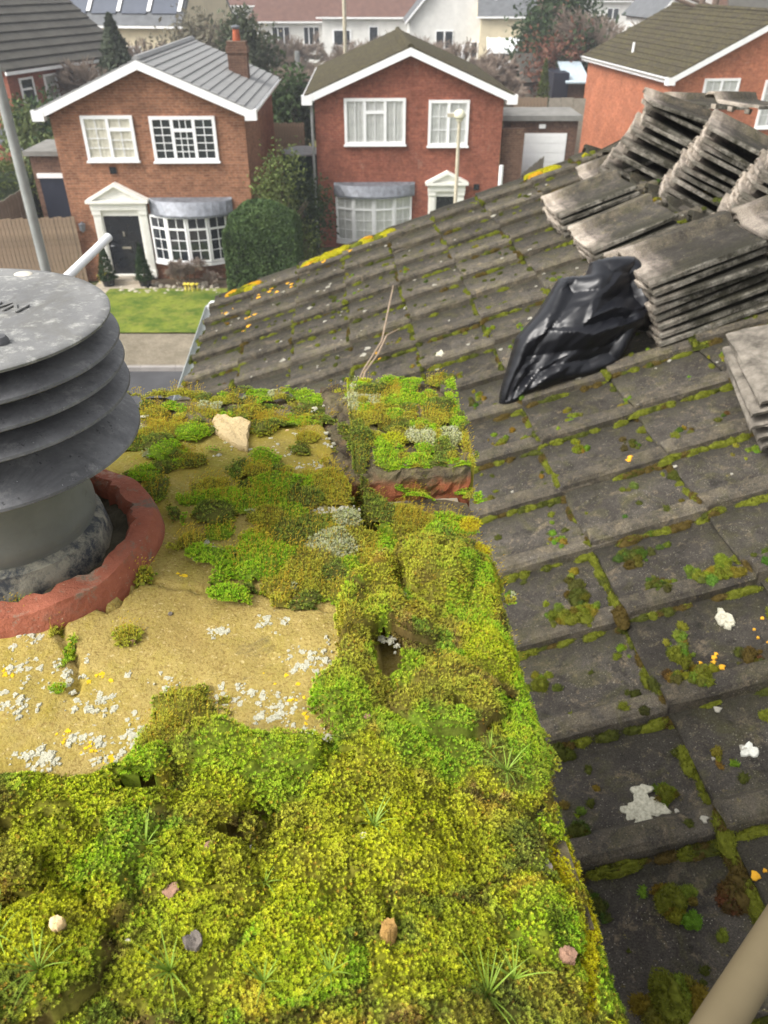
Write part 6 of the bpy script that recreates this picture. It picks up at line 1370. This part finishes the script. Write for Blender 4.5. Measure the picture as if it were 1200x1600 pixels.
for k in range(-5, KMAX + 1):                                     # along the tails of the courses
    for i in range(-3, 15):
        s = S0 + k * EX; u = U0 + i * TWd; near = 1 if u < 3 else .7
        for _ in range(int(g.choice([3, 8, 13, 18]) * near)):
            uu = u + g.uniform(.0, .30); w = g.uniform(.007, .022)
            items.append((s - w * .3, uu, ztile(s - .01, uu) - .004, w * g.uniform(.6, 1.1), w * g.uniform(1, 2.2), w * .7, g.choice([RG, RD, RG, RB])))
        dn = g.choice([0, 2, 5, 9, 14]) if u > 2.4 else g.choice([6, 12, 18, 26, 30])
        for _ in range(dn):
            ss = s + g.uniform(.0, EX); w = g.uniform(.006, .016)
            items.append((ss, u - w * .5, ztile(ss, u - .01) - .003, w * g.uniform(1.2, 3), w, w * 1.0, g.choice([RG, RG, RD, RB])))
        for _ in range(3 if u < 3 else 1):
            cs_, cu_ = s + g.uniform(.02, EX), u + g.uniform(.04, .28); cn = g.choice([0, 1, 3, 6, 9]); cc_ = g.choice([RG, RD, RG])
            for _q in range(cn):
                w = g.uniform(.004, .013); ss = cs_ + g.gauss(0, .014); uu = cu_ + g.gauss(0, .024); items.append((ss, uu, ztile(ss, uu) - .002, w, w * g.uniform(.9, 1.4), w * .75, tuple(x_ * g.uniform(.7, 1.5) for x_ in cc_)))
        for _ in range(int(g.uniform(0, 9))):
            ss = s + g.uniform(.0, EX); uu = u + g.uniform(.03, .29); w = g.uniform(.004, .015)
            items.append((ss, uu, ztile(ss, uu) - .002, w, w * g.uniform(.8, 1.5), w * .5, g.choice([RG, RD, RD])))
tag(cushions('joint_moss', items, 3, .8), kind='stuff')
# single cushions one can point at
for j, (cx, cy, r, h, col, lab) in enumerate([(1056, 1020, 22, .022, RG, 'round green moss cushion on the tile right of the chimney, level with the pot'), (1170, 1018, 22, .02, RB, 'brownish moss cushion near the right edge beside the yellow lichen'), (1062, 1058, 20, .014, RG, 'low moss cushion just below the round green one'), (1098, 1066, 28, .014, RG, 'long low moss cushion beside the small one near the roll'), (1046, 1402, 36, .03, RG, 'large olive moss cushion hanging from the lowest tile joint'), (1150, 1385, 44, .014, RB, 'flat brown-green moss patch right of the large olive cushion'), (1038, 1232, 20, .022, RG, 'moss cushion touching the cream lichen patch'), (1050, 1572, 56, .04, RG, 'big bright moss cushion at the bottom right by the pole'), (843, 1068, 20, .024, RG, 'moss cushion against the chimney edge in the middle'), (873, 1172, 22, .024, RD, 'dark moss cushion against the chimney edge lower down'), (904, 1305, 24, .02, RD, 'dark brown moss lump at the chimney foot'), (932, 1412, 20, .016, RD, 'little moss lump beside the yellow chimney edge'), (885, 972, 24, .014, RG, 'bright moss cushion on the tile near the chimney, upper part'), (912, 968, 30, .008, RG, 'flat moss strip beside the bright cushion'), (820, 683, 14, .012, RG, 'left one of the small moss cushions below the black bag'), (782, 685, 12, .014, RG, 'small moss cushion close to the raised brick'), (902, 697, 14, .012, RG, 'small moss cushion between two tile joints below the bag'), (985, 865, 26, .012, RD, 'dark moss cushion in the middle of the right-hand tiles'), (1040, 912, 16, .014, RG, 'upper of two neighbouring moss cushions on the right tile'), (1028, 924, 16, .010, RD, 'lower of two neighbouring moss cushions on the right tile'), (1092, 908, 18, .013, RG, 'moss cushion at the left end of the mossy row on the right'), (1130, 900, 30, .011, RG, 'long moss cushion of the mossy row on the right'), (900, 925, 30, .012, RD, 'spreading dark moss patch near the chimney side'), (908, 945, 16, .014, RG, 'green moss lump under the spreading dark patch'), (690, 552 + 30, 8, .012, RG, 'small moss tuft on the tiles behind the raised brick')]):
    s, u = roof_at(cx, cy); rm = r / 1200 * (1.606 / 1.0) * 0; d3 = RF @ Vector((s, u, 0)); dep = d3.y * math.cos(TH) - d3.z * math.sin(TH); rm = r / 1200 * dep
    it = [(s, u, ztile(s, u) - .004, rm * .62, rm * .66, h * 1.1, col)] + [(s + g.gauss(0, .42) * rm, u + g.gauss(0, .42) * rm, ztile(s, u) - .004, q_ := rm * g.uniform(.18, .45), q_ * g.uniform(.8, 1.2), min(h, q_ * 1.1), tuple(x_ * g.uniform(.7, 1.4) for x_ in col)) for _ in range(11)]
    tag(cushions('moss_cushion', it, 50 + j), lab, 'moss', 'moss cushions on the roof tiles')
# bright moss and lichen along the far roof edge
it = []; lic = []
for _ in range(230):
    s = g.uniform(SE + .1, 1.9); u = UF - abs(g.gauss(0, .045)) - .03; dens = fbm(np.array([s * 3.0]), np.array([1.]), 1, 6, 3)[0]
    if dens < .46: continue
    w = g.uniform(.012, .035); it.append((s, u, -.006, w * 1.6, w * .9, w * .55, g.choice([RY, RY, ROr, RG])))
tag(cushions('edge_moss', it, 9, .3), kind='stuff')
# lichen crusts on tiles
def crust_roof(b, s, u, r, e=1.0, hh=.003, n=16):
    ph = g.random() * 6; z = ztile(s, u) + .0015; V = [(s, u, z + hh)]; q = [r * (1 + .22 * math.sin(3 * a + ph) + .16 * math.sin(5 * a + ph * 2) + g.uniform(-.12, .12)) for a in np.linspace(0, 6.283, n, endpoint=False)]
    for sc_, zz in ((.55, hh), (.92, hh), (1.0, -.002)):
        for k in range(n): a = 6.283 * k / n; V.append((s + q[k] * sc_ * math.cos(a), u + q[k] * sc_ * math.sin(a) * e, z + zz * (1 if sc_ > .6 else .7) + (g.uniform(-.0006, .0006) if zz > 0 else 0)))
    F = [(0, 1 + k, 1 + (k + 1) % n) for k in range(n)]
    for rr_ in range(2): F += [(1 + rr_ * n + k, 1 + (rr_ + 1) * n + k, 1 + (rr_ + 1) * n + (k + 1) % n, 1 + rr_ * n + (k + 1) % n) for k in range(n)]
    b.add(V, F)
b = MB()
s, u = roof_at(1000, 1252); dep = 1.2
for ds, du, r in ((0, 0, .028), (.012, .03, .02), (.03, -.014, .02), (-.022, -.008, .02), (-.006, -.034, .017), (.012, -.01, .024)): crust_roof(b, s + ds, u + du, r, 1, .0016, 24)
LCR = simple('cream_lichen', (.46, .44, .34), .95, .38, 160, .1, bump=.8, bd=.002)
o = tag(b.build('lichen_patch', LCR, M=RF, label='large cream lichen patch with crinkled rim on a near roof tile'), cat='lichen')
b = MB(); s, u = roof_at(1170, 1166); crust_roof(b, s, u, .017, 1, .002); tag(b.build('lichen_patch', simple('white_ring_lichen', (.56, .56, .50), .95, .3, 160), M=RF, label='small round white lichen ring on the tile near the right edge'), cat='lichen')
b = MB()
for (cx, cy, r) in [(1130, 958, .02), (1136, 968, .012), (690, 560, .02)]: s, u = roof_at(cx, cy); crust_roof(b, s, u, r, 1.3)
tag(b.build('pale_lichen', LCR, M=RF), kind='stuff')
bw, bo = MB(), MB()
for _ in range(230):
    s = g.uniform(SE + .05, 1.9); u = g.uniform(.4, UF - .1); crust_roof(bw, s, u, g.choice([.003, .004, .004, .005, .006, .008, .012]) * (1 if u < 3 else 1.5), 1, .001, 9)
for (cx, cy, n, sp) in [(1190, 990, 7, .03), (1120, 1025, 5, .02), (990, 722, 3, .01), (358, 486, 9, .05), (375, 513, 5, .03), (394, 500, 3, .02), (594, 556, 2, .01), (345, 492, 4, .03), (455, 440, 4, .04), (570, 372, 5, .05), (905, 1392, 1, .01), (1190, 1365, 3, .01), (712, 593, 2, .01), (1175, 1560, 8, .03), (1060, 790, 0, .02), (415, 458, 5, .04), (500, 412, 5, .04), (540, 395, 4, .04)]:
    s0_, u0_ = roof_at(cx, cy)
    for _ in range(n): s = s0_ + g.gauss(0, sp); u = min(UF - .05, u0_ + g.gauss(0, sp)); crust_roof(bo, s, u, g.uniform(.003, .011) * (1 if u0_ < 2.5 else 1.9) * .8, 1, .001, 10)
tag(bw.build('grey_lichen', simple('grey_lichen', (.30, .285, .235), .95, .25, 40, .1), M=RF), kind='stuff'); tag(bo.build('orange_lichen', simple('orange_lichen', (.62, .33, .03), .95, .25, 60, .1), M=RF), kind='stuff')

# ------------------------------------------------------------------ the blurred wooden pole leaning on the chimney's near corner
A_ = Vector(ray(1262, 1378)) * .50; B_ = Vector(ray(1016, 1775)) * .345; d_ = (A_ - B_); end = B_ + d_ * 8.2; start = B_ - d_ * .35
t = NT('worn_wood'); v = t.obj(); t.base(t.mix(t.noise(v, 20, 4), srgb(98, 87, 64), srgb(118, 106, 80))); t.rough(.7, .3)
tag(MB().tube([tuple(start), tuple(end)], .0113, 24).build('wooden_pole', t.m, smooth=True, label='blurred beige wooden pole crossing the bottom right corner'), cat='pole')
h_ = MB().box(-502, 502, -62, 1102, -9.6, 6.0); hm = bpy.data.materials.new('haze'); hm.use_nodes = True; hn = hm.node_tree; hn.nodes.remove(hn.nodes['Principled BSDF'])
pv = hn.nodes.new('ShaderNodeVolumePrincipled'); pv.inputs['Density'].default_value = .0012; pv.inputs['Color'].default_value = (.9, .93, 1, 1); pv.inputs['Anisotropy'].default_value = .1
hn.links.new(pv.outputs[0], hn.nodes['Material Output'].inputs['Volume']); tag(h_.build('haze', hm), kind='stuff')
clean()
